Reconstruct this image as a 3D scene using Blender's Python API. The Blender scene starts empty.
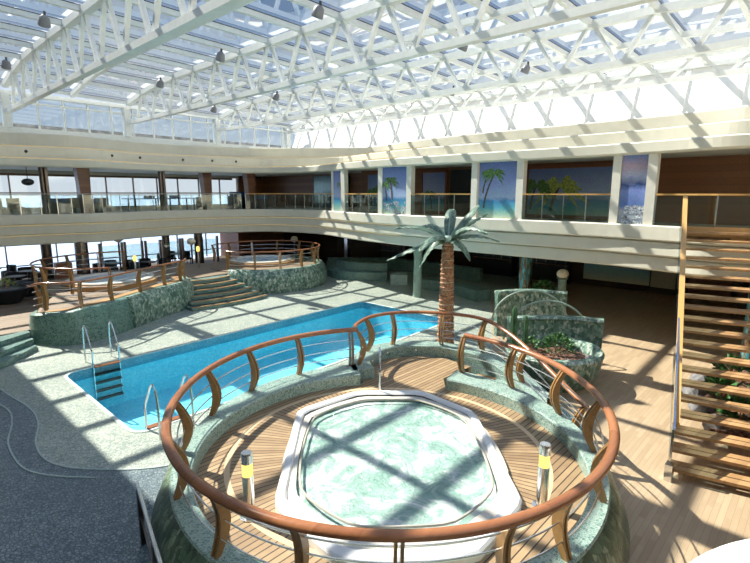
import bpy, bmesh, math, random
from mathutils import Vector, Matrix
random.seed(7)
C = bpy.context.scene.collection
SC = bpy.context.scene
PI = math.pi
def R(a): return math.radians(a)
# ------------------------------------------------------------------ camera, light, exposure
PITCH = math.atan(88.5/490)
YAW = -math.atan2(.729, .684)
cd = bpy.data.cameras.new('camera'); cam = bpy.data.objects.new('camera', cd); C.objects.link(cam)
cam.location = (0, 0, 5); cam.rotation_euler = (PI/2-PITCH, 0, YAW)
cd.sensor_width = 36; cd.lens = 490/750*36; cd.clip_end = 6000; cd.clip_start = .05
SC.camera = cam
SUN = Vector((.19, -.88, -1.0)).normalized()
sd = bpy.data.lights.new('sun', 'SUN'); sun = bpy.data.objects.new('sun', sd); C.objects.link(sun)
sd.energy = 10.5; sd.angle = R(.6); sd.color = (1, .93, .80)
sun.rotation_euler = SUN.to_track_quat('-Z', 'Y').to_euler(); sun.location = (0, 20, 30)
SC.view_settings.view_transform = 'Standard'; SC.view_settings.look = 'None'
SC.view_settings.gamma = 1; SC.view_settings.exposure = 0.15; SC.view_settings.use_curve_mapping = False
w = bpy.data.worlds.new('sky'); SC.world = w; w.use_nodes = True
nt = w.node_tree; nt.nodes.clear()
def N(nt, t, **k):
    n = nt.nodes.new(t)
    for a, b in k.items():
        if a in n.inputs: n.inputs[a].default_value = b
        else: setattr(n, a, b)
    return n
def L(nt, a, b): nt.links.new(a, b)
def ramp(nt, fac, stops, interp='LINEAR'):
    r = nt.nodes.new('ShaderNodeValToRGB'); r.color_ramp.interpolation = interp
    el = r.color_ramp.elements
    while len(el) > 1: el.remove(el[-1])
    el[0].position = stops[0][0]; el[0].color = tuple(stops[0][1])+(1,)
    for p, c in stops[1:]:
        e = el.new(p); e.color = tuple(c)+(1,)
    L(nt, fac, r.inputs['Fac']); return r.outputs['Color']
def mixc(nt, fac, a, b, mode='MIX'):
    m = nt.nodes.new('ShaderNodeMix'); m.data_type = 'RGBA'; m.blend_type = mode
    for k, v in ((0, fac), (6, a), (7, b)):
        if hasattr(v, 'links'): L(nt, v, m.inputs[k])
        else: m.inputs[k].default_value = v if k == 0 else (tuple(v)+(1,) if len(v) == 3 else v)
    return m.outputs[2]
def math_(nt, op, a, b=None, c=None):
    m = nt.nodes.new('ShaderNodeMath'); m.operation = op
    for i, v in enumerate((a, b, c)):
        if v is None: continue
        if hasattr(v, 'links'): L(nt, v, m.inputs[i])
        else: m.inputs[i].default_value = v
    return m.outputs[0]
tc = N(nt, 'ShaderNodeTexCoord'); sep = N(nt, 'ShaderNodeSeparateXYZ'); L(nt, tc.outputs['Generated'], sep.inputs[0])
skyc = ramp(nt, sep.outputs[2], [(0, (.84, .88, .95)), (.10, (.78, .86, .97)), (.3, (.40, .60, .95)), (1, (.16, .34, .80))])
ns = N(nt, 'ShaderNodeTexNoise', Scale=3.2, Detail=7, Roughness=.6); L(nt, tc.outputs['Generated'], ns.inputs['Vector'])
cl = ramp(nt, ns.outputs[0], [(.48, (0, 0, 0)), (.72, (1, 1, 1))])
clf = math_(nt, 'MULTIPLY', cl, .75)
col = mixc(nt, clf, skyc, (1.0, 1.0, 1.02))
bg = N(nt, 'ShaderNodeBackground', Strength=.85); L(nt, col, bg.inputs[0])
ow = N(nt, 'ShaderNodeOutputWorld'); L(nt, bg.outputs[0], ow.inputs[0])
SC.cycles.max_bounces = 8; SC.cycles.diffuse_bounces = 5; SC.cycles.transparent_max_bounces = 24; SC.cycles.glossy_bounces = 3
SC.cycles.sample_clamp_indirect = 6

# ------------------------------------------------------------------ materials
MATS = {}
def newmat(name):
    m = bpy.data.materials.new(name); m.use_nodes = True; t = m.node_tree; t.nodes.clear()
    o = t.nodes.new('ShaderNodeOutputMaterial'); MATS[name] = m; return m, t, o
def plain(name, col, rough=.5, metal=0, noise=.06, nscale=6, bump=0, spec=.5):
    m, t, o = newmat(name)
    b = N(t, 'ShaderNodeBsdfPrincipled', Roughness=rough, Metallic=metal); b.inputs['Specular IOR Level'].default_value = spec
    tc = N(t, 'ShaderNodeTexCoord'); n = N(t, 'ShaderNodeTexNoise', Scale=nscale, Detail=4)
    L(t, tc.outputs['Object'], n.inputs['Vector'])
    a = tuple(max(0, c*(1-noise*2)) for c in col); d = tuple(min(1, c*(1+noise*2)) for c in col)
    L(t, ramp(t, n.outputs[0], [(.3, a), (.7, d)]), b.inputs['Base Color'])
    if bump:
        bp = N(t, 'ShaderNodeBump', Strength=bump, Distance=.02); L(t, n.outputs[0], bp.inputs['Height']); L(t, bp.outputs[0], b.inputs['Normal'])
    L(t, b.outputs[0], o.inputs[0]); return m
def mosaic(name, cols, scale=28, grout=(.3, .32, .3), rough=.35, stretch=(1, 1, 1), gw=.06, big=1.2, bump=.25):
    m, t, o = newmat(name)
    b = N(t, 'ShaderNodeBsdfPrincipled', Roughness=rough)
    tc = N(t, 'ShaderNodeTexCoord'); mp = N(t, 'ShaderNodeMapping'); mp.inputs['Scale'].default_value = stretch
    L(t, tc.outputs['Object'], mp.inputs['Vector'])
    v = N(t, 'ShaderNodeTexVoronoi', Scale=scale); L(t, mp.outputs[0], v.inputs['Vector'])
    e = N(t, 'ShaderNodeTexVoronoi', Scale=scale); e.feature = 'DISTANCE_TO_EDGE'; L(t, mp.outputs[0], e.inputs['Vector'])
    s = N(t, 'ShaderNodeSeparateColor'); L(t, v.outputs['Color'], s.inputs[0])
    n = N(t, 'ShaderNodeTexNoise', Scale=big, Detail=3); L(t, tc.outputs['Object'], n.inputs['Vector'])
    f = math_(t, 'ADD', math_(t, 'MULTIPLY', s.outputs[0], .75), math_(t, 'MULTIPLY', math_(t, 'SUBTRACT', n.outputs[0], .38), 1.0))
    k = len(cols)
    c = ramp(t, f, [((i+.5)/k, cc) for i, cc in enumerate(cols)])
    g = ramp(t, e.outputs['Distance'], [(gw*.5, (0, 0, 0)), (gw*1.4, (1, 1, 1))])
    cc = mixc(t, g, grout, c); L(t, cc, b.inputs['Base Color'])
    if bump:
        bp = N(t, 'ShaderNodeBump', Strength=bump, Distance=.01); L(t, g, bp.inputs['Height']); L(t, bp.outputs[0], b.inputs['Normal'])
    L(t, b.outputs[0], o.inputs[0]); return m
def planks(name, c1, c2, width=.1, rot=0, gap=.06, rough=.5, gapc=(.05, .03, .02), length=2.2, vertical=False):
    m, t, o = newmat(name)
    b = N(t, 'ShaderNodeBsdfPrincipled', Roughness=rough)
    tc = N(t, 'ShaderNodeTexCoord'); mp = N(t, 'ShaderNodeMapping'); mp.inputs['Rotation'].default_value = (0, 0, rot)
    L(t, tc.outputs['Object'], mp.inputs['Vector']); s = N(t, 'ShaderNodeSeparateXYZ'); L(t, mp.outputs[0], s.inputs[0])
    acr = s.outputs[2] if vertical else s.outputs[1]
    p = math_(t, 'DIVIDE', acr, width); idx = math_(t, 'FLOOR', p); fr = math_(t, 'FRACT', p)
    wn = N(t, 'ShaderNodeTexWhiteNoise'); wn.noise_dimensions = '1D'; L(t, idx, wn.inputs['W'])
    al = math_(t, 'ADD', math_(t, 'DIVIDE', s.outputs[0], length), math_(t, 'MULTIPLY', wn.outputs[0], 7))
    wn2 = N(t, 'ShaderNodeTexWhiteNoise'); wn2.noise_dimensions = '2D'
    cb = N(t, 'ShaderNodeCombineXYZ'); L(t, idx, cb.inputs[0]); L(t, math_(t, 'FLOOR', al), cb.inputs[1]); L(t, cb.outputs[0], wn2.inputs['Vector'])
    sc = N(t, 'ShaderNodeMapping'); sc.inputs['Scale'].default_value = (1.2, 14, 14); L(t, mp.outputs[0], sc.inputs['Vector'])
    n = N(t, 'ShaderNodeTexNoise', Scale=1.5, Detail=5); L(t, sc.outputs[0], n.inputs['Vector'])
    f = math_(t, 'ADD', math_(t, 'MULTIPLY', wn2.outputs[0], .5), math_(t, 'MULTIPLY', n.outputs[0], .5))
    c = ramp(t, f, [(.2, c1), (.8, c2)])
    g = ramp(t, fr, [(0, (0, 0, 0)), (gap, (1, 1, 1))], 'CONSTANT') if gap else None
    if g is not None: c = mixc(t, g, gapc, c)
    L(t, c, b.inputs['Base Color']); L(t, b.outputs[0], o.inputs[0]); return m
def glassmat(name, tint=(.93, .97, .97), refl=.10, rough=.02):
    m, t, o = newmat(name)
    tr = N(t, 'ShaderNodeBsdfTransparent'); tr.inputs[0].default_value = tint+(1,)
    gl = N(t, 'ShaderNodeBsdfGlossy', Roughness=rough)
    fr = N(t, 'ShaderNodeLayerWeight', Blend=.25)
    f = math_(t, 'ADD', math_(t, 'MULTIPLY', fr.outputs['Fresnel'], .5), refl*.3)
    mx = N(t, 'ShaderNodeMixShader'); L(t, f, mx.inputs[0]); L(t, tr.outputs[0], mx.inputs[1]); L(t, gl.outputs[0], mx.inputs[2])
    L(t, mx.outputs[0], o.inputs[0]); return m
def emit(name, col, s):
    m, t, o = newmat(name); e = N(t, 'ShaderNodeEmission', Strength=s); e.inputs[0].default_value = col+(1,); L(t, e.outputs[0], o.inputs[0]); return m

white = plain('white paint', (.80, .82, .80), .4, noise=.02)
wallw = plain('white wall paint', (.92, .92, .90), .6, noise=.01)
cream = plain('cream paint', (.66, .635, .53), .5, noise=.02, nscale=2)
pillarm = plain('cream pillar paint', (.78, .75, .66), .5, noise=.02)
soffit = plain('soffit', (.62, .60, .52), .7, noise=.03)
dark = plain('dark lacquer', (.02, .022, .026), .35)
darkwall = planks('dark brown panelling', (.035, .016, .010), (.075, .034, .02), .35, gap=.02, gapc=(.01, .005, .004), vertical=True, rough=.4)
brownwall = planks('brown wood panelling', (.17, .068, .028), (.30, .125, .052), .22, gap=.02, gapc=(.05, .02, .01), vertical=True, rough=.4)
columnwood = planks('column wood veneer', (.12, .045, .025), (.2, .085, .045), .16, gap=.03, vertical=True, rough=.35)
teak = planks('teak', (.30, .155, .06), (.50, .29, .12), .5, gap=0, rough=.4)
railwood = planks('varnished handrail wood', (.23, .085, .036), (.37, .15, .065), .4, gap=0, rough=.22)
postwood = planks('laminated post wood', (.22, .115, .04), (.38, .215, .08), .5, gap=0, rough=.3)
stairwood = planks('stair wood', (.30, .17, .075), (.50, .30, .14), .17, rot=R(10), gap=0, rough=.45)
yellowood = planks('honey coloured wood', (.48, .27, .085), (.62, .37, .13), .3, gap=0, rough=.3)
floorwood = planks('brown plank floor', (.37, .27, .17), (.47, .36, .235), .09, rot=0, gap=.05, gapc=(.27, .19, .125), rough=.45, length=.8)
terracewood = planks('terrace wood floor', (.18, .125, .08), (.30, .22, .15), .12, gap=.06, rough=.5)
steel = plain('polished steel', (.72, .73, .74), .18, 1, noise=.03)
wire = plain('steel wire', (.78, .78, .76), .25, 1, noise=.02)
darksteel = plain('dark bronze steel', (.16, .13, .12), .3, .9)
tealdeck = mosaic('pale green deck mosaic', [(.24, .27, .22), (.40, .42, .34), (.52, .53, .43), (.63, .62, .51)], 24, (.20, .27, .26), .35, gw=.09, big=.5)
darkdeck = mosaic('slate blue deck mosaic', [(.11, .16, .18), (.17, .22, .245), (.23, .28, .30), (.30, .35, .35)], 20, (.07, .10, .12), .3, gw=.12, big=.7)
coping = mosaic('sea green mosaic', [(.08, .17, .15), (.14, .25, .215), (.21, .33, .285), (.31, .42, .37)], 26, (.42, .50, .45), .28, gw=.07, big=.8)
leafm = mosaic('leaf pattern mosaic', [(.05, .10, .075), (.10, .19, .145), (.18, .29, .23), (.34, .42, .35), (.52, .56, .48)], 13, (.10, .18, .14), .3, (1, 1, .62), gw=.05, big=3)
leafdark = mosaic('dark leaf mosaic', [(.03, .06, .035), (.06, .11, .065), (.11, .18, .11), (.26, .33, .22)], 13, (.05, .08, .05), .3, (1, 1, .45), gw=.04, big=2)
wallmos = mosaic('green wall mosaic', [(.05, .12, .10), (.08, .18, .15), (.13, .24, .20), (.19, .31, .26)], 16, (.20, .29, .25), .3, gw=.07, big=.8)
poolm = mosaic('blue pool mosaic', [(.15, .64, .78), (.20, .70, .82), (.27, .75, .86), (.35, .80, .88)], 18, (.2, .65, .8), .4, gw=.05, big=.6, bump=0)
poolband = mosaic('pool waterline mosaic', [(.06, .26, .38), (.10, .34, .46), (.16, .44, .56)], 24, (.1, .25, .35), .3, gw=.06)
benchm = mosaic('teal bench mosaic', [(.07, .14, .125), (.11, .20, .175), (.16, .26, .225), (.22, .32, .28)], 20, (.16, .26, .24), .3, gw=.06)
tubm = plain('whirlpool acrylic', (.64, .60, .52), .25, noise=.03, nscale=12)
tubwhite = plain('tub rim white', (.74, .74, .73), .3, noise=.01)
bark = plain('palm bark', (.34, .17, .09), .8, noise=.35, nscale=18, bump=.5)
barkring = plain('bark ring', (.55, .46, .34), .7, noise=.1)
soil = plain('brown soil', (.16, .085, .055), .95, noise=.4, nscale=14, bump=.8)
rock = plain('grey rock', (.16, .155, .155), .8, noise=.2, nscale=8, bump=.6)
cactusm = plain('cactus green', (.05, .12, .05), .5, noise=.2)
bushm = plain('bush green', (.05, .14, .035), .5, noise=.35, nscale=12)
frondm = plain('grey green frond', (.12, .195, .145), .45, noise=.25, nscale=9)
palegreen = plain('pale green plaster', (.26, .36, .30), .5, noise=.08)
lensm = emit('lit amber lens', (1, .72, .18), 1.6)
globem = plain('frosted globe', (.85, .78, .62), .3, noise=.02)
covem = emit('warm cove light', (1, .74, .34), .62)
greyp = plain('grey plastic', (.22, .22, .24), .4)
bluetop = plain('blue table top', (.04, .12, .28), .4)
fabric = plain('beige fabric', (.45, .38, .28), .8)
redw = plain('red brown wood', (.24, .08, .04), .4)
seam, st, so = newmat('sea')
sb = N(st, 'ShaderNodeBsdfPrincipled', Roughness=.75); sb.inputs['Base Color'].default_value = (.36, .45, .62, 1)
stc = N(st, 'ShaderNodeTexCoord'); sn = N(st, 'ShaderNodeTexNoise', Scale=.15, Detail=5); L(st, stc.outputs['Object'], sn.inputs['Vector'])
sbp = N(st, 'ShaderNodeBump', Strength=.5, Distance=1); L(st, sn.outputs[0], sbp.inputs['Height']); L(st, sbp.outputs[0], sb.inputs['Normal']); L(st, sb.outputs[0], so.inputs[0])
pane = glassmat('window glass', (.92, .96, .97), .12)
roofglass = glassmat('roof glass', (.90, .94, .97), .2)
balglass = glassmat('balcony glass', (.80, .86, .83), .25)
# pool water
wm, wt, wo = newmat('pool water')
tr = N(wt, 'ShaderNodeBsdfTransparent'); tr.inputs[0].default_value = (.84, .97, .99, 1)
gl = N(wt, 'ShaderNodeBsdfGlossy', Roughness=.05); fr = N(wt, 'ShaderNodeFresnel', IOR=1.33)
wtc = N(wt, 'ShaderNodeTexCoord'); wn = N(wt, 'ShaderNodeTexNoise', Scale=2.2, Detail=3, Distortion=1.2); L(wt, wtc.outputs['Object'], wn.inputs['Vector'])
wb = N(wt, 'ShaderNodeBump', Strength=.4, Distance=.04); L(wt, wn.outputs[0], wb.inputs['Height'])
L(wt, wb.outputs[0], gl.inputs['Normal']); L(wt, wb.outputs[0], fr.inputs['Normal'])
mx = N(wt, 'ShaderNodeMixShader'); L(wt, fr.outputs[0], mx.inputs[0]); L(wt, tr.outputs[0], mx.inputs[1]); L(wt, gl.outputs[0], mx.inputs[2]); L(wt, mx.outputs[0], wo.inputs[0])
# foaming water
def foam(name, a, b_, c):
    m, t, o = newmat(name); p = N(t, 'ShaderNodeBsdfPrincipled', Roughness=.12)
    tc = N(t, 'ShaderNodeTexCoord'); n = N(t, 'ShaderNodeTexNoise', Scale=1.7, Detail=10, Roughness=.72, Distortion=1.1); L(t, tc.outputs['Object'], n.inputs['Vector'])
    n2 = N(t, 'ShaderNodeTexNoise', Scale=7, Detail=5, Roughness=.6, Distortion=1.0); L(t, tc.outputs['Object'], n2.inputs['Vector'])
    L(t, ramp(t, n.outputs[0], [(.38, a), (.49, b_), (.60, c)]), p.inputs['Base Color'])
    bp = N(t, 'ShaderNodeBump', Strength=.8, Distance=.06); L(t, n2.outputs[0], bp.inputs['Height']); L(t, bp.outputs[0], p.inputs['Normal'])
    L(t, p.outputs[0], o.inputs[0]); return m
foamm = foam('bubbling whirlpool water', (.22, .37, .31), (.33, .48, .42), (.72, .78, .74))
calmm = foam('pale whirlpool water', (.36, .52, .58), (.42, .57, .62), (.50, .64, .68))
# main platform deck: radial planks near the tub, a border ring, straight planks outside
CX, CY = 5.85, 5.2
dm, dt, do = newmat('teak platform deck')
db = N(dt, 'ShaderNodeBsdfPrincipled', Roughness=.5)
g = N(dt, 'ShaderNodeNewGeometry'); s = N(dt, 'ShaderNodeSeparateXYZ'); L(dt, g.outputs['Position'], s.inputs[0])
dx = math_(dt, 'SUBTRACT', s.outputs[0], CX); dy = math_(dt, 'SUBTRACT', s.outputs[1], CY)
rr = math_(dt, 'SQRT', math_(dt, 'ADD', math_(dt, 'MULTIPLY', dx, dx), math_(dt, 'MULTIPLY', dy, dy)))
an = math_(dt, 'DIVIDE', math_(dt, 'ARCTAN2', dy, dx), .042)
inn = math_(dt, 'LESS_THAN', rr, 2.62)
par = math_(dt, 'DIVIDE', dy, .105)
isb = math_(dt, 'LESS_THAN', math_(dt, 'ABSOLUTE', math_(dt, 'SUBTRACT', rr, 2.66)), .045)
sel = math_(dt, 'ADD', math_(dt, 'MULTIPLY', inn, an), math_(dt, 'MULTIPLY', math_(dt, 'SUBTRACT', 1, inn), par))
fr_ = math_(dt, 'FRACT', sel)
w1 = N(dt, 'ShaderNodeTexWhiteNoise'); w1.noise_dimensions = '1D'; L(dt, math_(dt, 'FLOOR', sel), w1.inputs['W'])
gn = N(dt, 'ShaderNodeTexNoise', Scale=5, Detail=5); L(dt, g.outputs['Position'], gn.inputs['Vector'])
ff = math_(dt, 'ADD', math_(dt, 'MULTIPLY', w1.outputs[0], .5), math_(dt, 'MULTIPLY', gn.outputs[0], .5))
pc = ramp(dt, ff, [(.2, (.25, .16, .085)), (.8, (.43, .30, .165))])
gp = math_(dt, 'MULTIPLY', math_(dt, 'LESS_THAN', fr_, .17), math_(dt, 'SUBTRACT', 1, isb))
pc2 = mixc(dt, gp, pc, (.05, .03, .02)); pc3 = mixc(dt, isb, pc2, (.62, .45, .27))
L(dt, pc3, db.inputs['Base Color']); L(dt, db.outputs[0], do.inputs[0])
deckm = dm

# ------------------------------------------------------------------ builders
def bm_(): return bmesh.new()
def box(bm, x0, x1, y0, y1, z0, z1, rot=0, at=None):
    g = bmesh.ops.create_cube(bm, size=1)['verts']
    for v in g:
        v.co = Vector((x0+(v.co.x+.5)*(x1-x0), y0+(v.co.y+.5)*(y1-y0), z0+(v.co.z+.5)*(z1-z0)))
        if rot or at:
            v.co = Matrix.Rotation(rot, 3, 'Z') @ v.co
            if at: v.co += Vector(at)
    return bm
def bar(bm, a, b, w_, h_):
    """rectangular bar from a to b; w_ across (horizontal), h_ the other way"""
    a, b = Vector(a), Vector(b); d = (b-a); ln = d.length; d.normalize()
    up = Vector((0, 0, 1)) if abs(d.z) < .98 else Vector((1, 0, 0))
    s = d.cross(up).normalized(); u = s.cross(d).normalized()
    vs = []
    for p in (a, b):
        for i, j in ((-1, -1), (1, -1), (1, 1), (-1, 1)): vs.append(bm.verts.new(p+s*(i*w_/2)+u*(j*h_/2)))
    for q in ((0, 1, 2, 3), (7, 6, 5, 4), (0, 4, 5, 1), (1, 5, 6, 2), (2, 6, 7, 3), (3, 7, 4, 0)): bm.faces.new([vs[i] for i in q])
    return bm
def tube(bm, pts, r, seg=8, closed=False, radii=None, sx=1):
    pts = [Vector(p) for p in pts]; n = len(pts); rings = []
    for i, p in enumerate(pts):
        a = pts[(i-1) % n] if (closed or i > 0) else p; b = pts[(i+1) % n] if (closed or i < n-1) else p
        d = (b-a).normalized(); up = Vector((0, 0, 1)) if abs(d.z) < .9 else Vector((1, 0, 0))
        s = d.cross(up).normalized(); u = s.cross(d).normalized(); rad = radii[i] if radii else r
        rings.append([bm.verts.new(p+s*(math.cos(2*PI*k/seg)*rad*sx)+u*(math.sin(2*PI*k/seg)*rad)) for k in range(seg)])
    for i in range(n if closed else n-1):
        A, B = rings[i], rings[(i+1) % n]
        for k in range(seg): bm.faces.new((A[k], A[(k+1) % seg], B[(k+1) % seg], B[k]))
    if not closed: bm.faces.new(rings[0][::-1]); bm.faces.new(rings[-1])
    return bm
def lathe(bm, prof, c=(0, 0, 0), seg=20):
    rings = []
    for r, z in prof: rings.append([bm.verts.new((c[0]+r*math.cos(2*PI*k/seg), c[1]+r*math.sin(2*PI*k/seg), c[2]+z)) for k in range(seg)])
    for A, B in zip(rings, rings[1:]):
        for k in range(seg): bm.faces.new((A[k], A[(k+1) % seg], B[(k+1) % seg], B[k]))
    bm.faces.new(rings[0][::-1]); bm.faces.new(rings[-1]); return bm
def prism(bm, pts, z0, z1):
    A = [bm.verts.new((p[0], p[1], z0)) for p in pts]; B = [bm.verts.new((p[0], p[1], z1)) for p in pts]; n = len(pts)
    bm.faces.new(A[::-1]); bm.faces.new(B)
    for i in range(n): bm.faces.new((A[i], A[(i+1) % n], B[(i+1) % n], B[i]))
    return bm
def catmull(pts, n=6, closed=False):
    pts = [Vector(p) if len(p) == 3 else Vector((p[0], p[1], 0)) for p in pts]; out = []; m = len(pts)
    for i in range(m if closed else m-1):
        g = lambda k: pts[k % m] if closed else pts[max(0, min(m-1, k))]
        p0, p1, p2, p3 = g(i-1), g(i), g(i+1), g(i+2)
        for j in range(n):
            t = j/n; out.append(.5*((2*p1)+(p2-p0)*t+(2*p0-5*p1+4*p2-p3)*t*t+(3*p1-p0-3*p2+p3)*t**3))
    if not closed: out.append(pts[-1])
    return out
def normals2(path, closed=False):
    n = len(path); out = []
    for i in range(n):
        a = path[(i-1) % n] if (closed or i > 0) else path[i]; b = path[(i+1) % n] if (closed or i < n-1) else path[i]
        d = Vector((b[0]-a[0], b[1]-a[1], 0)).normalized(); out.append(Vector((-d.y, d.x, 0)))
    return out
def sweep(bm, path, prof, closed=False, caps=True, zfn=None):
    """prof: closed list of (offset to the left of travel, z)"""
    nn = normals2(path, closed); rings = []
    for i, (p, nv) in enumerate(zip(path, nn)):
        dz = zfn(i/(len(path)-1)) if zfn else 0
        rings.append([bm.verts.new((p[0]+nv.x*o, p[1]+nv.y*o, z+dz)) for o, z in prof])
    m = len(prof); N_ = len(path)
    for i in range(N_ if closed else N_-1):
        A, B = rings[i], rings[(i+1) % N_]
        for k in range(m): bm.faces.new((A[k], A[(k+1) % m], B[(k+1) % m], B[k]))
    if not closed and caps: bm.faces.new(rings[0][::-1]); bm.faces.new(rings[-1])
    return bm
def blob(bm, c, r, seed=0, sq=(1, 1, 1), sub=2, amp=.2):
    rn = random.Random(seed); g = bmesh.ops.create_icosphere(bm, subdivisions=sub, radius=1)['verts']
    ph = [rn.uniform(0, 6) for _ in range(3)]
    for v in g:
        k = 1+amp*math.sin(3*v.co.x+ph[0])*math.cos(2.6*v.co.y+ph[1])+amp*.5*math.sin(5*v.co.z+ph[2])
        v.co = Vector((c[0]+v.co.x*r*k*sq[0], c[1]+v.co.y*r*k*sq[1], c[2]+v.co.z*r*k*sq[2]))
    return bm
def finish(bm, name, mat, smooth=False, off=None):
    bmesh.ops.recalc_face_normals(bm, faces=bm.faces[:])
    if off is not None: bmesh.ops.translate(bm, verts=bm.verts[:], vec=-off)
    me = bpy.data.meshes.new(name); bm.to_mesh(me); bm.free()
    for m in (mat if isinstance(mat, (list, tuple)) else [mat]): me.materials.append(m)
    if smooth:
        me.polygons.foreach_set('use_smooth', [True]*len(me.polygons))
        try: me.set_sharp_from_angle(angle=R(40))
        except Exception: pass
    o = bpy.data.objects.new(name, me); C.objects.link(o); return o
def wloc(p):
    v = Vector(p.location)
    while p.parent: p = p.parent; v += Vector(p.location)
    return v
def part(name, bm, mat, parent, smooth=False, label=None, kind=None, local=False):
    """child mesh; coordinates are world unless local"""
    o = finish(bm, name, mat, smooth, None if local else wloc(parent)); o.parent = parent
    if label: o['label'] = label
    if kind: o['kind'] = kind
    return o
def thing(name, label, cat, loc=(0, 0, 0), rz=0, group=None):
    o = bpy.data.objects.new(name, None); C.objects.link(o); o.location = loc; o.rotation_euler = (0, 0, rz); o.empty_display_size = .2
    o['label'] = label; o['category'] = cat
    if group: o['group'] = group
    return o
def single(name, bm, mat, label, cat, group=None, smooth=False, kind=None):
    o = finish(bm, name, mat, smooth); o['label'] = label; o['category'] = cat
    if group: o['group'] = group
    if kind: o['kind'] = kind
    return o
def struct(name, bm, mat, smooth=False, parent=None, cat='structure', label=None):
    o = finish(bm, name, mat, smooth)
    if parent: o.parent = parent
    else: o['kind'] = 'structure'
    return o
def dup(root, loc, rz=0, label=None, group=None):
    r = root.copy(); C.objects.link(r); r.location = loc; r.rotation_euler = (0, 0, rz)
    if label: r['label'] = label
    if group: r['group'] = group
    for ch in list(root.children):
        c = ch.copy(); C.objects.link(c); c.parent = r
        for g_ in ch.children:
            d = g_.copy(); C.objects.link(d); d.parent = c
    return r
def arc(cx, cy, r, a0, a1, n=40, z=None):
    o = [(cx+r*math.cos(R(a0+(a1-a0)*i/n)), cy+r*math.sin(R(a0+(a1-a0)*i/n))) for i in range(n+1)]
    return o if z is None else [(x, y, z) for x, y in o]

# ------------------------------------------------------------------ STRUCTURE
# sea far below
b = bm_(); box(b, -400, 3000, 45, 5000, -20.2, -20); struct('sea', b, seam)['label'] = 'pale blue sea beyond the windows'
# pool opening
PA, PB, PC_, PD = (3.5, 10.15), (3.5, 15.3), (15.95, 15.85), (15.95, 10.7)
pool_c = catmull  # rounded outline
def rounded(pts, r=.45, n=5):
    out = []; m = len(pts)
    for i in range(m):
        p = Vector(pts[i]).to_2d(); a = (Vector(pts[i-1]).to_2d()-p).normalized(); c = (Vector(pts[(i+1) % m]).to_2d()-p).normalized()
        s, e = p+a*r, p+c*r
        for k in range(n+1):
            t = k/n; q = (1-t)**2*s+2*t*(1-t)*p+t*t*e; out.append((q.x, q.y))
    return out
pool_out = rounded([PA, PB, PC_, PD])
def ring_floor(bm, outer, inner, z):
    """outer rectangle corners matched to a rounded hole through four fans"""
    O = [bm.verts.new((x, y, z)) for x, y in outer]; I = [bm.verts.new((x, y, z)) for x, y in inner]
    n = len(inner); q = n//4
    for k in range(4):
        idx = [(k*q+j) for j in range(q)]
        for j in range(q-1): bm.faces.new((O[k], I[idx[j]], I[idx[j+1]]))
        bm.faces.new((O[k], I[(k*q+q-1) % n], I[((k+1)*q) % n], O[(k+1) % 4]))
b = bm_(); ring_floor(b, [(-9, -9), (-9, 34), (29, 34), (29, 6)], pool_out, 0)
struct('floor', b, tealdeck)
b = bm_()
for v in [[(-9, -9), (7, -9), (9, 4.5), (-2, -1)]]:
    pass
prism(b, [(3.5, -9), (29, -9), (29, 13.2), (20.5, 11.6), (14, 7.8), (9, 5.6), (5, 4)], -.1, .012)
struct('floor_wood', b, floorwood)
# outer slate area and curb waves at the bottom left
wave = catmull([(1.0, 19.5), (1.9, 16.4), (2.15, 14.6), (2.32, 13.2), (2.25, 12.2), (1.98, 11.2), (1.98, 10.2), (2.45, 9.35), (3.4, 8.5), (4.6, 8.3)], 6)
b = bm_(); prism(b, [(-9, 19.5)]+[(p.x, p.y) for p in wave]+[(5, 6), (4, -9), (-9, -9)], -.1, .035); struct('floor_slate', b, darkdeck)
b = bm_(); sweep(b, wave[8:], [(-.015, 0), (.015, 0), (.015, .05), (-.015, .05)]); struct('trim_1', b, plain('curb nosing', (.42, .50, .48), .4))
wave2 = catmull([(.9, 16), (1.7, 14.6), (1.95, 13.5), (1.85, 12.6), (1.6, 11.6), (1.58, 10.4), (1.85, 9.7), (2.4, 9.0)], 6)
b = bm_(); sweep(b, wave2, [(-.015, 0), (.015, 0), (.015, .055), (-.015, .055)]); struct('trim_2', b, MATS['curb nosing'])
# pool basin
p = thing('swimming_pool', 'long blue tiled swimming pool sunk in the pale green mosaic deck', 'swimming pool', (9.7, 13, 0))
b = bm_()
T = [b.verts.new((x, y, 0)) for x, y in pool_out]; B_ = [b.verts.new((x, y, -1.35)) for x, y in pool_out]; n = len(pool_out)
for i in range(n): b.faces.new((T[i], T[(i+1) % n], B_[(i+1) % n], B_[i]))
b.faces.new(B_); part('basin', b, poolm, p)
b = bm_(); sweep(b, pool_out, [(-.012, -.30), (.02, -.30), (.02, .012), (-.012, .012)], closed=True); part('waterline_band', b, poolband, p)
b = bm_(); sweep(b, pool_out, [(-.05, 0), (-.05, .016), (.03, .016), (.03, -.03), (0, -.03), (0, 0)], closed=True)
part('coping', b, plain('pale pool edge', (.62, .68, .64), .4, noise=.15, nscale=40), p)
b = bm_(); f = [b.verts.new((x, y, -.2)) for x, y in pool_out]; b.faces.new(f); wat = part('water', b, wm, p)
if wat.data.polygons[0].normal.z < 0: wat.data.flip_normals()

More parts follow.
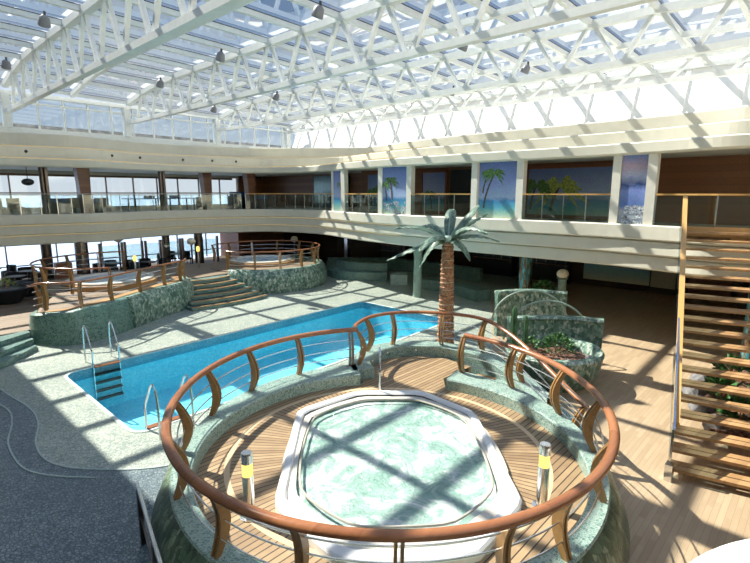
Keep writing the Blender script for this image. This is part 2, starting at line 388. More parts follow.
# facade paths
LPp = [(-9, 27.5), (-5, 27.5), (-1, 27.55), (3, 27.6), (5.5, 27.6), (7.2, 27.25), (8.4, 26.95), (9.6, 27.2), (11, 27.75), (13, 28.0), (14.6, 27.85), (15.8, 27.35), (16.8, 27.1), (17.9, 26.3),
       (18.7, 24.8), (19.0, 23.1), (18.75, 21.4), (18.2, 19.4), (17.75, 17.3), (17.5, 14.5), (17.4, 11), (17.4, 8), (17.35, 5.6), (17.05, 3.7), (16.75, 2.6), (16.85, 1.4), (17.2, -1.5), (17.5, -5), (17.6, -9)]
LP = catmull(LPp, 5)
def outer_of(path, yl, xe):
    out = []
    for p in path:
        t = p.x+p.y
        if p.y > 26.6 and p.x < 17.4: out.append((p.x, yl))
        elif p.y > 22: 
            f = max(0, min(1, (26.6-p.y)/4.6)); out.append((xe, yl-(yl-22)*f) if f > 0 else (min(xe, p.x+(xe-17.4)*(p.x-17.4)/1), yl))
        else: out.append((xe, p.y))
    return out
def slab(name, path, outer, z0, z1, mat):
    b = bm_(); A = [[b.verts.new((p[0], p[1], z)) for p in path] for z in (z0, z1)]; O = [[b.verts.new((p[0], p[1], z)) for p in outer] for z in (z0, z1)]
    for i in range(len(path)-1):
        for k in (0, 1): b.faces.new((A[k][i], A[k][i+1], O[k][i+1], O[k][i]))
        b.faces.new((A[0][i], A[0][i+1], A[1][i+1], A[1][i])); b.faces.new((O[0][i], O[0][i+1], O[1][i+1], O[1][i]))
    struct(name, b, mat)
def inset(path, o):
    nn = normals2(path); return [Vector((p[0]+nv.x*o, p[1]+nv.y*o, 0)) for p, nv in zip(path, nn)]
OUT = outer_of(LP, 33.2, 29)
slab('floor_upper', inset(LP, .3), OUT, 2.62, 3.93, soffit)
slab('ceiling_upper', inset(LP, .3), OUT, 6.24, 6.42, soffit)
# lower fascia: three stepped bands with cove lights between
for i, (o, z0, z1) in enumerate(((0, 3.52, 4.0), (.10, 3.04, 3.49), (.22, 2.56, 3.01))):
    b = bm_(); sweep(b, LP, [(o+.05, z0), (o, z0+.05), (o, z1-.03), (o+.03, z1), (o+.34, z1), (o+.34, z0)]); struct('trim_fascia_lower', b, cream)
for i, (o, z) in enumerate(((.12, 3.505), (.24, 3.025))):
    b = bm_(); sweep(b, LP[:95], [(o, z-.008), (o, z+.008), (o+.05, z+.008), (o+.05, z-.008)]); struct('trim_cove_light', b, covem)
# upper stepped fascia terraces
def between(path, f):
    """push the path out: offsets on the left wall and the end wall blend round the corner"""
    l, e = f; out = []; n = len(path)
    for p in path:
        k = max(0, min(1, (27.2-p.y)/4.5)) if p.x > 16 else 0
        k = k*k*(3-2*k); out.append(Vector((p.x+e*k+.35*l*(1-k)*max(0, min(1, (p.x-15)/3)), p.y+l*(1-k), 0)))
    return out
TER = [((0, 0), 6.2, 6.58), ((1.5, 2.4), 6.55, 7.22), ((2.9, 4.9), 7.1, 7.98)]
for off, z0, z1 in TER:
    pth = between(LP, off); b = bm_()
    sweep(b, pth, [(.06, z0), (0, z0+.06), (0, z1-.04), (.05, z1), (1.2, z1+.02), (1.2, z0+.2), (.3, z0)]); struct('trim_fascia_upper', b, cream)
for off, z in (((.03, .03), 6.60), ((1.53, 2.43), 7.245)):
    pth = between(LP, off)[:95]; b = bm_(); sweep(b, pth, [(.0, z-.012), (.0, z+.012), (.05, z+.012), (.05, z-.012)]); struct('trim_cove_light', b, covem)
# ledge below clerestory
b = bm_(); box(b, -9, 24.6, 31.7, 32.4, 7.5, 8.3); struct('wall_clerestory_sill', b, white)
# end wall, painted white, its lean shaped to catch more sun
b = bm_()
vs = [b.verts.new((x, y, z)) for y in (-9, 32.4) for x, z in ((24.35, 7.4), (25.9, 10.7), (26.2, 10.7), (24.8, 7.4))]
for q in ((0, 1, 2, 3), (7, 6, 5, 4), (0, 4, 5, 1), (1, 5, 6, 2), (2, 6, 7, 3), (3, 7, 4, 0)): b.faces.new([vs[j] for j in q])
for y in [15-2.03*k+.6 for k in range(-8, 12)]: bar(b, (24.5, y, 7.8), (25.72, y, 10.4), .16, .12)
struct('wall_end', b, wallw)
# clerestory glazing
b = bm_()
for i in range(28):
    x = .3+i*1.22
    if x > 24.5: break
    box(b, x-.045, x+.045, 31.75, 31.87, 8.3, 10.0)
box(b, -9, 24.7, 31.7, 31.9, 8.3, 8.38); box(b, -9, 24.7, 31.7, 31.9, 9.6, 9.68); box(b, -9, 24.7, 31.6, 32.1, 9.95, 10.15)
for x in (6.2, 12.1, 18.0, 23.9): box(b, x-.16, x+.16, 31.5, 32.0, 8.32, 10.0)
wf = struct('window_frame_clerestory', b, white)
b = bm_(); box(b, -9, 24.7, 31.80, 31.82, 8.38, 9.95); struct('window_clerestory', b, glassmat('clerestory glass', (.74, .80, .84), .2))
b = bm_(); box(b, -9, 30, 37.0, 37.1, 7.6, 9.15); box(b, -9, 30, 33, 37.1, 7.5, 7.6); struct('wall_outer_deck', b, plain('weathered deck screen', (.42, .36, .30), .7, noise=.3, nscale=2))
# roof
def ztop(x, y):
    d = max(0, abs(y-15)-10)/7; return 11.12-.0278*x-.75*d*d
YN = [15+2.03*k for k in range(-8, 9)]   # purlin lines
XR = [.6, 3.4, 6.2, 9.15, 12.1, 15.05, 18.0, 20.95, 23.9, 25.6]
b = bm_()
for y in YN: bar(b, (.5, y, ztop(.5, y)+.02), (25.6, y, ztop(25.6, y)+.02), .15, .17)
for x in XR:
    if x in (6.2, 12.1, 18.0, 23.9): continue
    for y0, y1 in zip(YN, YN[1:]): bar(b, (x, y0, ztop(x, y0)-.06), (x, y1, ztop(x, y1)-.06), .18, .2)
struct('ceiling_glazing_bars', b, white)
b = bm_(); rows = [[b.verts.new((x, y, ztop(x, y)+.17)) for y in YN] for x in XR]
for i in range(len(XR)-1):
    for j in range(len(YN)-1): b.faces.new((rows[i][j], rows[i+1][j], rows[i+1][j+1], rows[i][j+1]))
struct('ceiling_glass', b, roofglass)
b = bm_()
for y in YN: bar(b, (.5, y, ztop(.5, y)+.12), (25.6, y, ztop(25.6, y)+.12), .16, .03)
struct('ceiling_glazing_gasket', b, dark)
b = bm_(); box(b, -9, .55, 12, 33, 10.85, 11.15); box(b, -9, -1.6, -9, 12, 10.85, 11.15); struct('ceiling', b, white)  # unseen solid roof, cut back in shape so sun reaches the white ledge
b = bm_(); v_ = [b.verts.new(q) for q in ((-1.6, -2, 11.2), (.6, -2, 11.2), (.6, 12, 11.2), (-1.6, 12, 11.2))]; b.faces.new(v_); struct('ceiling_glass_sun_gap', b, roofglass)  # unseen pane added over the cut that lets the sun in
# trusses
def truss(x, zb, label):
    t = thing('roof_truss', label, 'roof truss', (x, 31.8, zb), 0, 'white roof trusses')
    zt = lambda y: ztop(x, y)-.04
    b = bm_(); bar(b, (x, 31.8, zb), (x, -1.5, zb), .24, .2); part('bottom_chord', b, white, t)
    b = bm_(); ys = YN
    for y0, y1 in zip(ys, ys[1:]): bar(b, (x, y0, zt(y0)), (x, y1, zt(y1)), .26, .24)
    part('top_chord', b, white, t)
    for j, y in enumerate(YN[1:-1]):
        for s_ in (-1, 1):
            yb = y+s_*(1.015-.1)
            b = bm_(); bar(b, (x, y+s_*.09, zt(y)), (x, yb, zb), .13, .13); part('web_member', b, white, t)
for x, zb, lb in ((6.2, 9.08, 'white steel lattice roof truss nearest the viewer, overhead at upper left'),
                  (12.1, 9.08, 'white lattice roof truss, second in line from the viewer'),
                  (18.0, 9.2, 'white lattice roof truss, third in line from the viewer'),
                  (23.9, 9.56, 'white lattice roof truss standing right against the white end wall')): truss(x, zb, lb)
# unseen enclosing walls behind and right of the camera, put in for realistic light
b = bm_(); box(b, -9.3, -9, -9, 34, 0, 11); struct('wall_rear', b, cream)
b = bm_(); box(b, -9, 29, -9.3, -9, 0, 10.8); struct('wall_starboard', b, cream)
b = bm_(); box(b, -9, 14, -9, -.45, 2.6, 3.98); struct('floor_near_balcony', b, cream)
b = bm_(); lathe(b, [(.64, 2.6), (.68, 2.7), (.68, 3.99), (.672, 4.0)], (1.30, -.473, 0), 96); struct('trim_ledge_bulge', b, plain('white ledge', (.93, .93, .88), .5, noise=.01), True)
# upper-level rear walls (port windows / end wall panelling)
b = bm_(); box(b, -9, 22.5, 32.7, 33.1, 3.93, 4.2); box(b, -9, 22.5, 32.7, 33.1, 6.05, 6.3); struct('wall_port_upper', b, soffit)
b = bm_(); box(b, -9, 19.6, 32.75, 33.0, 5.93, 6.1); struct('trim_window_header', b, plain('brown header', (.22, .13, .08), .6))
b = bm_()
for x in [-7, -5, -3, -1, .6, 2.6, 4.4, 6.15, 7.9, 9.4, 11.0, 12.6, 14.1, 15.5, 17.0, 18.6, 20.1]: box(b, x-.035, x+.035, 32.8, 32.9, 4.2, 6.0)
box(b, -9, 20.1, 32.8, 32.9, 5.0, 5.04)
struct('window_frame_port_upper', b, darksteel)
b = bm_(); box(b, -9, 20.1, 32.84, 32.86, 4.2, 6.0); struct('window_1', b, pane)
b = bm_(); box(b, 20.1, 29, 32.7, 33.1, 0, 6.3); struct('wall_port_corner', b, brownwall)
b = bm_(); box(b, 20.4, 20.6, -9, 20.2, 3.93, 6.24); box(b, 20.6, 22.5, 20.0, 20.2, 3.93, 6.24); box(b, 22.4, 22.6, 20.2, 33, 3.93, 6.24); struct('wall_end_upper', b, brownwall)
# lower rear walls
b = bm_(); box(b, 27.6, 27.9, -9, 33, -.1, 2.7)
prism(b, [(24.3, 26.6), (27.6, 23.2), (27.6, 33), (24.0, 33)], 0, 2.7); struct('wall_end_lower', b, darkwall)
b = bm_()
for x in [-7, -4.5, -2, .5, 3.3, 5.6, 8.0, 10.4, 12.8, 15.2, 17.3]: box(b, x-.03, x+.03, 32.8, 32.9, .5, 2.65)
box(b, -9, 18.5, 32.8, 32.9, .98, 1.03); struct('window_frame_port_lower', b, darksteel)
b = bm_(); box(b, -9, 18.6, 32.84, 32.86, .5, 2.65); struct('window_2', b, pane)
b = bm_(); box(b, 18.6, 20.1, 32.7, 33.1, 0, 2.7); box(b, 18.5, 18.75, 30.5, 33, 0, 2.65); struct('wall_port_lower', b, redw)

# ------------------------------------------------------------------ raised port terrace, small whirlpool platforms
fw = catmull([(4.9, 22.3), (4.2, 20.8), (3.7, 19.3), (4.6, 18.2), (5.7, 18.3), (7.0, 19.05), (8.3, 19.85), (9.4, 20.35), (10.15, 21.0), (10.4, 22.0)], 5)
RC = (15.8, 23.3); RR = 3.15
rw = arc(RC[0], RC[1], RR, 200, 400, 40)
b = bm_()
fwi = [Vector((p.x+nv.x*.25, p.y+nv.y*.25, 0)) for p, nv in zip(fw, normals2(fw))]
pts = [(p.x, p.y) for p in fwi]+[(12.9, 22.2)]+arc(RC[0], RC[1], RR-.2, 205, 430, 40)+[(13.5, 26.6), (12, 27.0), (8, 27.2), (6.0, 26.4), (5.2, 24.5)]
prism(b, pts, 0, 1.0); struct('floor_terrace', b, terracewood)
b = bm_(); prism(b, [(-8.9, 19.3), (.8, 19.3), (2.4, 19.0), (3.8, 19.4), (4.3, 20.8), (5.0, 22.3), (5.3, 24.6), (6.0, 26.5), (12, 27.1), (19.8, 27.1), (19.8, 32.6), (-8.9, 32.6)], 0, .48); struct('floor_terrace_low', b, terracewood)
t = thing('mosaic_wall', 'curved green mosaic wall wrapping the terrace left of the far steps', 'mosaic wall', (6, 18.6, 0))
wz = lambda f: -.42*max(0, 1-f/.38)
b = bm_(); sweep(b, fw, [(-.12, -.01), (.35, -.01), (.35, 1.18), (.12, 1.18), (.05, 1.13)], zfn=wz)
part('tile_face', b, wallmos, t, True)
b = bm_(); sweep(b, [(p[0], p[1]) for p in fw[24:]], [(-.16, 0), (-.20, .5), (-.14, .95), (-.02, 1.12), (.02, 1.19), (.2, 1.19), (.2, 0)]); part('leaf_pattern_face', b, leafm, t, True, 'shiny leaf patterned mosaic bulging face')
b = bm_(); sweep(b, fw, [(.30, 1.18), (.62, 1.18), (.62, 1.2), (.30, 1.2)], zfn=wz); part('wood_coping', b, teak, t)
t = thing('mosaic_wall', 'round leaf patterned mosaic wall right of the far steps', 'mosaic wall', (15.8, 20, 0))
b = bm_(); sweep(b, rw, [(-.22, 0), (-.30, .45), (-.2, .9), (-.05, 1.12), (0, 1.17), (.3, 1.17), (.3, 0)]); part('tile_face', b, leafm, t, True)
# far steps
t = thing('steps', 'wide curved mosaic steps rising between the two small whirlpool terraces', 'steps', (11.3, 20.6, 0))
for i in range(6):
    y = 19.7+i*.38; z = .165*(i+1)
    b = bm_(); xs = 9.55+i*.17; xe = 13.35-i*.16
    front = [(xs+(xe-xs)*k/10, y-.25*math.sin(PI*k/10)) for k in range(11)]
    prism(b, front+[(xe, 22.3), (xs, 22.3)], z-.165, z-.03); s_ = part('step', b, benchm, t)
    b = bm_(); prism(b, front+[(xe-(xe-xs)*k/10, y+.1-.25*math.sin(PI*(10-k)/10)) for k in range(11)], z-.03, z); part('nosing', b, teak, s_, label='wooden step nosing')
# low left steps with riser lamps
t = thing('steps', 'low mosaic steps with small riser lamps at the far left of the pool', 'steps', (1.5, 17.6, 0))
for i in range(3):
    o = i*.62; z = .16*(i+1)
    b = bm_(); prism(b, [(-4, 16.0+o), (1.3, 16.6+o), (2.6, 17.2+o*.95), (3.6, 18.3+o*.55), (3.6, 19.3), (-4, 19.3)], z-.16 if i else 0, z); s_ = part('step', b, benchm, t)
    for (x, y) in ((1.0, 16.54+o), (2.1, 16.95+o)):
        b = bm_(); lathe(b, [(.03, -.01), (.03, .012)], (0, 0, 0), 10)
        bmesh.ops.rotate(b, verts=b.verts[:], matrix=Matrix.Rotation(PI/2, 3, 'X')); bmesh.ops.translate(b, verts=b.verts[:], vec=(x, y-.01, z-.08)); part('riser_lamp', b, lensm, s_)

# crescent post built for a rail: base point, outward direction, base z, top z
def crescent(bm, base, top, n2, thick=.034, gap=.034, bulge=.16, wd=.125):
    """post bowing away from n2 (unit outward in plan); two slats"""
    tx, ty = -n2[1], n2[0]; K = 10
    for sgn in (-1, 1):
        o0, o1 = sgn*gap/2, sgn*(gap/2+thick); rows = []
        for k in range(K+1):
            f = k/K; z = base[2]+(top[2]-base[2])*f
            bx = base[0]+(top[0]-base[0])*f; by = base[1]+(top[1]-base[1])*f
            c = -bulge*math.sin(PI*f*.92+.05); hw = wd*(.62+.5*math.sin(PI*f))*.5
            rows.append([bm.verts.new((bx+n2[0]*(c+e)+tx*o, by+n2[1]*(c+e)+ty*o, z)) for e, o in ((-hw, o0), (hw, o0), (hw, o1), (-hw, o1))])
        for A, B2 in zip(rows, rows[1:]):
            for k in range(4): bm.faces.new((A[k], A[(k+1) % 4], B2[(k+1) % 4], B2[k]))
        bm.faces.new(rows[0][::-1]); bm.faces.new(rows[-1])
    return bm
def railing(label, path3, posts, wires=3, group='curved wooden railings', basez=None, wr=.011, rr_=.045, side=1, bulge=.16, drop=.87):
    """path3: handrail centre line; posts: indices into path3"""
    t = thing('guard_rail', label, 'railing', (path3[0][0], path3[0][1], path3[0][2]-drop), 0, group)
    b = bm_(); tube(b, path3, rr_, 12, sx=1.25); part('handrail', b, railwood, t, True)
    nn = normals2([(p[0], p[1]) for p in path3])
    for i in posts:
        p_ = Vector(path3[i]); n2 = nn[i]*side
        b = bm_(); crescent(b, (p_.x-n2.x*.05, p_.y-n2.y*.05, p_.z-drop), (p_.x, p_.y, p_.z-.03), (n2.x, n2.y), bulge=bulge)
        part('post', b, postwood, t)
    for k in range(wires):
        f = .25+.25*k if wires == 3 else (k+1)/(wires+1)
        off = bulge*math.sin(PI*f*.92+.05)
        b = bm_(); tube(b, [(p[0]-nv.x*side*off, p[1]-nv.y*side*off, p[2]-drop+drop*f) for p, nv in zip(path3, nn)], wr, 6); part('wire', b, wire, t, True)
    return t

# left terrace rail following the front wall
fr3 = [Vector((p.x, p.y, 2.08)) for p in [q for q in [Vector((v.x, v.y, 0)) for v in inset(fw, .12)]]]
for i, p_ in enumerate(fr3):
    if i < 12: p_.z = 1.45+.63*(i/12)
railing('slim wooden railing curving along the front of the left small whirlpool terrace', fr3[6:42], [0, 6, 11, 16, 21, 26, 31, 35], side=-1, drop=.92, group='far terrace railings', rr_=.035, bulge=.1)
lr = [Vector((x, y, 2.05)) for x, y in arc(7.9, 23.9, 3.0, 250, 60, 34)]
railing('slim wooden railing looping round the back of the left small whirlpool', lr, [0, 5, 10, 15, 20, 25, 30, 34], side=1, drop=1.02, group='far terrace railings', rr_=.035, bulge=.1)
rr3 = [Vector((x, y, 2.08)) for x, y in arc(RC[0], RC[1], RR-.1, 196, 490, 60)]
railing('slim wooden railing circling the right small whirlpool terrace', rr3, [0, 6, 11, 16, 21, 26, 31, 36, 42, 48, 54, 60], side=-1, drop=.92, group='far terrace railings', rr_=.035, bulge=.1)
b = bm_(); prism(b, [(x, y) for x, y in arc(RC[0], RC[1], 3.0, 0, 360, 40)][:-1], 1.0, 1.04); struct('floor_right_terrace', b, terracewood)
def small_tub(cx, cy, label):
    t = thing('whirlpool_tub', label, 'whirlpool', (cx, cy, 1.0), 0, 'small whirlpools')
    b = bm_(); sweep(b, arc(cx, cy, 1.75, 0, 360, 40)[:-1], [(0, 1.0), (0, 1.28), (.25, 1.3), (.34, 1.2), (.34, 1.0)], closed=True); part('rim', b, tubm, t, True)
    b = bm_(); sweep(b, arc(cx, cy, 1.9, 0, 360, 40)[:-1], [(0, 1.0), (0, 1.2), (.16, 1.22), (.16, 1.0)], closed=True); part('teak_surround', b, teak, t, True)
    b = bm_(); lathe(b, [(1.44, 0), (1.44, .22)], (cx, cy, 1.0), 40); part('water', b, calmm, t)
small_tub(7.7, 23.4, 'round small whirlpool with still pale water on the left far terrace')
small_tub(16.0, 24.0, 'round small whirlpool with still pale water on the right far terrace')

# ------------------------------------------------------------------ main whirlpool platform
PZ = .65; CZ = .9
A0, A1 = 54, 375
def rad_o(a): return 3.41+.23*math.cos(R(a-43))**2
IX, IY, IR = 5.72, 5.05, 3.11
def inner_r(a):
    d = Vector((math.cos(R(a)), math.sin(R(a)))); q = Vector((CX-IX, CY-IY)); bq = q.dot(d)
    return -bq+math.sqrt(bq*bq-q.length_squared+IR*IR)
circA = [(CX+inner_r(a)*math.cos(R(a)), CY+inner_r(a)*math.sin(R(a))) for a in [A0+(A1-A0)*i/96 for i in range(97)]]
lobe = [(9.2, 6.4), (10.35, 6.35), (10.42, 7.2), (9.95, 8.0), (9.3, 8.32), (8.6, 8.2), (8.05, 7.85)]
t = thing('whirlpool_platform', 'round raised teak platform with mosaic kerb around the large whirlpool', 'platform', (CX, CY, 0))
b = bm_(); prism(b, circA+lobe, .3, PZ); part('deck', b, deckm, t)
b = bm_(); rws = []
for i in range(97):
    a = A0+(A1-A0)*i/96; ri = inner_r(a)-.01; ro_ = rad_o(a)+.02; c_, s_ = math.cos(R(a)), math.sin(R(a))
    rws.append([b.verts.new((CX+r_*c_, CY+r_*s_, z)) for r_, z in ((ri, .3), (ri, CZ-.03), (ri+.02, CZ), (ro_-.02, CZ), (ro_, CZ-.03), (ro_, .3))])
for A_, B2 in zip(rws, rws[1:]):
    for k in range(6): b.faces.new((A_[k], A_[(k+1) % 6], B2[(k+1) % 6], B2[k]))
b.faces.new(rws[0][::-1]); b.faces.new(rws[-1]); part('kerb', b, coping, t)
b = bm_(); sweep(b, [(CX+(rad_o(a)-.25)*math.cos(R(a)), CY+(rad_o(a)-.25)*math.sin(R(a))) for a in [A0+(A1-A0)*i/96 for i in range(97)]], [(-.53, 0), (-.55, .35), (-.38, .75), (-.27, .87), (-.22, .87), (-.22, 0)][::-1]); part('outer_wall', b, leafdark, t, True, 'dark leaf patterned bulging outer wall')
Bk = catmull([(7.85, 7.75), (8.25, 8.3), (9.2, 8.65), (10.1, 8.35), (10.7, 7.5), (10.85, 6.5), (10.7, 5.5), (10.15, 4.4), (9.45, 3.4), (9.1, 3.0)], 6)
b = bm_(); zf = lambda f: 0 if f < .58 else -.78*(f-.58)/.42
sweep(b, Bk, [(-.28, -.2), (-.28, CZ), (.22, CZ), (.24, .85), (.24, -.2)], zfn=zf); part('kerb', b, coping, t)
for a in (64, 85):
    pass
for (x, y, dx_, dy_) in ((8.65, 8.22, 0, -1), (9.4, 8.36, 0, -1), (10.1, 7.95, -.7, -.7), (8.2, 7.9, .6, -.8)):
    b = bm_(); blob(b, (x, y, .79), .035, 1, sub=1, amp=0); part('step_lamp', b, globem, t)
# steps down from the lobe
for i in range(3):
    a0, a1 = 12-i*11, 1-i*11; z = PZ-.16*(i+1)
    b = bm_(); o_ = arc(CX, CY, 4.62, a0, a1, 5); i_ = arc(CX, CY, 3.62, a1, a0, 5)
    prism(b, o_+i_, 0, z); part('step', b, coping, t)
    b = bm_(); o_ = arc(CX, CY, 4.60, a0, a0-6, 4); i_ = arc(CX, CY, 3.64, a0-6, a0, 4); prism(b, o_+i_, z, z+.02); part('step_board', b, teak, t)
# tub
def cam2w(x, y): return (.684*x+.729*y, -.729*x+.684*y)
octo = [(3.49, 5.21), (3.38, 3.75), (4.55, 2.62), (5.92, 2.70), (7.95, 4.75), (8.07, 6.17), (7.1, 7.2), (5.6, 7.38)]
tb = thing('whirlpool_tub', 'large octagonal whirlpool of churning water with a white rim', 'whirlpool', (5.77, 5.0, PZ))
TC = Vector((5.76, 5.0, 0))
oc = rounded(octo, .18, 3)
def scaled(k, pts=oc): return [(TC.x+(x-TC.x)*k, TC.y+(y-TC.y)*k) for x, y in pts]
def loft(bm, levels):
    rs = [[bm.verts.new((x, y, z)) for x, y in pts] for pts, z in levels]
    for A, B2 in zip(rs, rs[1:]):
        n = len(A)
        for k in range(n): bm.faces.new((A[k], A[(k+1) % n], B2[(k+1) % n], B2[k]))
    return bm
def ell(k):
    # water edge: rounded egg between octagon and circle
    out = []
    for x, y in oc:
        a = math.atan2(y-TC.y, x-TC.x); d = math.hypot(x-TC.x, y-TC.y)
        # long axis at about 45 degrees
        ax, bx = 1.98, 1.62; th = a-R(45); e = ax*bx/math.sqrt((bx*math.cos(th))**2+(ax*math.sin(th))**2)
        out.append((TC.x+math.cos(a)*e*k, TC.y+math.sin(a)*e*k))
    return out
def ell2(k, n=72):
    ax, bx = 2.0*k, 1.64*k; o = []
    for i in range(n):
        a = 2*PI*i/n; u, v = ax*math.cos(a), bx*math.sin(a)
        # superellipse for a fuller shape
        cu = math.copysign(abs(math.cos(a))**.8, math.cos(a))*ax; cv = math.copysign(abs(math.sin(a))**.8, math.sin(a))*bx
        o.append((TC.x+cu*math.cos(R(45))-cv*math.sin(R(45)), TC.y+cu*math.sin(R(45))+cv*math.cos(R(45))))
    return o
def resample(pts, n=72):
    P = [Vector(p) for p in pts]; out = []
    for i in range(n):
        a = 2*PI*i/n+R(45); d = Vector((math.cos(a), math.sin(a))); best = None
        for p0, p1 in zip(P, P[1:]+P[:1]):
            e = p1-p0; q = p0-TC.to_2d(); den = d.x*e.y-d.y*e.x
            if abs(den) < 1e-9: continue
            tt = (q.x*e.y-q.y*e.x)/den; uu = (q.x*d.y-q.y*d.x)/den
            if tt > 0 and -1e-6 <= uu <= 1+1e-6: best = tt if best is None else max(best, tt)
        out.append((TC.x+d.x*best, TC.y+d.y*best))
    return out
ro = resample(oc)
def ring_at(k, f=0):
    """f blends octagon -> superellipse"""
    e = resample(ell2(1.0)); return [(TC.x+((a[0]-TC.x)*(1-f)+(c[0]-TC.x)*f)*k, TC.y+((a[1]-TC.y)*(1-f)+(c[1]-TC.y)*f)*k) for a, c in zip(ro, e)]
b = bm_(); loft(b, [(ring_at(1.0), PZ-.02), (ring_at(1.0), PZ+.10), (ring_at(.985), PZ+.13), (ring_at(.93), PZ+.13), (ring_at(.915), PZ+.10)]); part('rim', b, tubwhite, tb)
b = bm_(); loft(b, [(ring_at(.918), PZ+.07), (ring_at(.90, .4), PZ+.10), (ring_at(1.10, 1), PZ+.08), (ring_at(1.06, 1), PZ+.02), (ring_at(1.03, 1), PZ-.3)]); part('shell', b, tubm, tb, True, 'cream inner lip of the tub')
b = bm_(); tube(b, [(x, y, PZ+.13) for x, y in ring_at(.885, .55)], .02, 6, True); part('overflow_groove', b, plain('groove', (.45, .42, .36), .5), tb, True)
b = bm_(); ring = [b.verts.new((x, y, PZ+.035)) for x, y in ring_at(1.065, 1)]; b.faces.new(ring); part('water', b, foamm, tb)
# main rails
rA = [(CX+rad_o(a)*math.cos(R(a)), CY+rad_o(a)*math.sin(R(a)), 1.77) for a in [A0+(372-A0)*i/150 for i in range(151)]]
angs = [55.8, 77.5, 98, 120, 142.5, 165, 187, 206, 224.5, 242, 258, 280, 304, 327, 350, 371]
idx = [min(150, max(0, round((a-A0)/(372-A0)*150))) for a in angs]
railing('thick wooden railing sweeping round the large whirlpool platform', rA, idx, rr_=.055, side=-1, wr=.012, group='large whirlpool railings')
Brp = catmull([(7.95, 8.08, 1.77), (8.33, 8.45, 1.77), (9.2, 8.72, 1.77), (10.1, 8.42, 1.77), (10.75, 7.55, 1.77), (10.97, 6.5, 1.77), (10.75, 5.6, 1.62), (10.2, 4.55, 1.34), (9.5, 3.5, 1.06), (9.15, 3.05, .98)], 6)
railing('wooden railing of the platform exit, bulging toward the pool then sloping down beside steps', Brp, [1, 10, 16, 24, 31, 40, 46, 53], rr_=.045, side=1, wr=.012, group='large whirlpool railings')
# bollards
def bollard(x, y, label):
    t = thing('bollard_light', label, 'bollard light', (x, y, PZ), 0, 'steel bollard lights')
    b = bm_(); lathe(b, [(.13, 0), (.13, .02), (.07, .03), (.07, .05)], (0, 0, 0), 24); part('base_plate', b, steel, t, True, local=True)
    b = bm_(); lathe(b, [(.078, .04), (.078, .62)], (0, 0, 0), 24); part('post', b, steel, t, True, local=True)
    b = bm_(); lathe(b, [(.072, .62), (.072, .80)], (0, 0, 0), 24); part('lens', b, lensm, t, True, local=True)
    b = bm_(); lathe(b, [(.078, .80), (.078, .92), (.07, .95)], (0, 0, 0), 24); part('cap', b, steel, t, True, local=True)
bollard(3.22, 5.37, 'steel bollard light with amber lens left of the large whirlpool')
bollard(6.16, 2.56, 'steel bollard light with amber lens right of the large whirlpool')
# grab rail at tub
t = thing('grab_rail', 'chrome grab rail standing at the back edge of the large whirlpool', 'grab rail', (7.55, 6.95, PZ))
for o_ in (-.09, .09):
    b = bm_(); x, y = 7.55+o_*.7, 6.95+o_*.7
    tube(b, [(x+.25, y+.22, PZ), (x+.25, y+.22, PZ+.75), (x+.18, y+.15, PZ+.92), (x+.05, y+.03, PZ+.85), (x-.1, y-.1, PZ+.55), (x-.12, y-.12, PZ+.1)], .022, 10); part('rail', b, steel, t, True)

# ------------------------------------------------------------------ pool ladders
def ladder(loc, rz, label, n=5):
    t = thing('pool_ladder', label, 'pool ladder', loc, rz, 'pool ladders')
    for x in (-.36, .36):
        b = bm_(); tube(b, [(x, .62, 0), (x, .62, .8), (x, .56, 1.06), (x, .45, 1.16), (x, .32, 1.08), (x, .04, .66), (x, -.06, .5), (x, -.06, -1.1)], .024, 10); part('rail', b, steel, t, True, local=True)
    for k in range(n):
        z = .02-.25*k
        b = bm_(); box(b, -.36, .36, -.16, .0, z-.02, z+.015)
        part('tread', b, railwood if k == 0 else darkwall, t, local=True)
ladder((4.66, 15.32, 0), 0, 'steel pool ladder with dark treads on the far left side of the pool')
ladder((4.15, 10.22, 0), PI, 'steel pool ladder with a wooden tread beside the large whirlpool platform', 4)

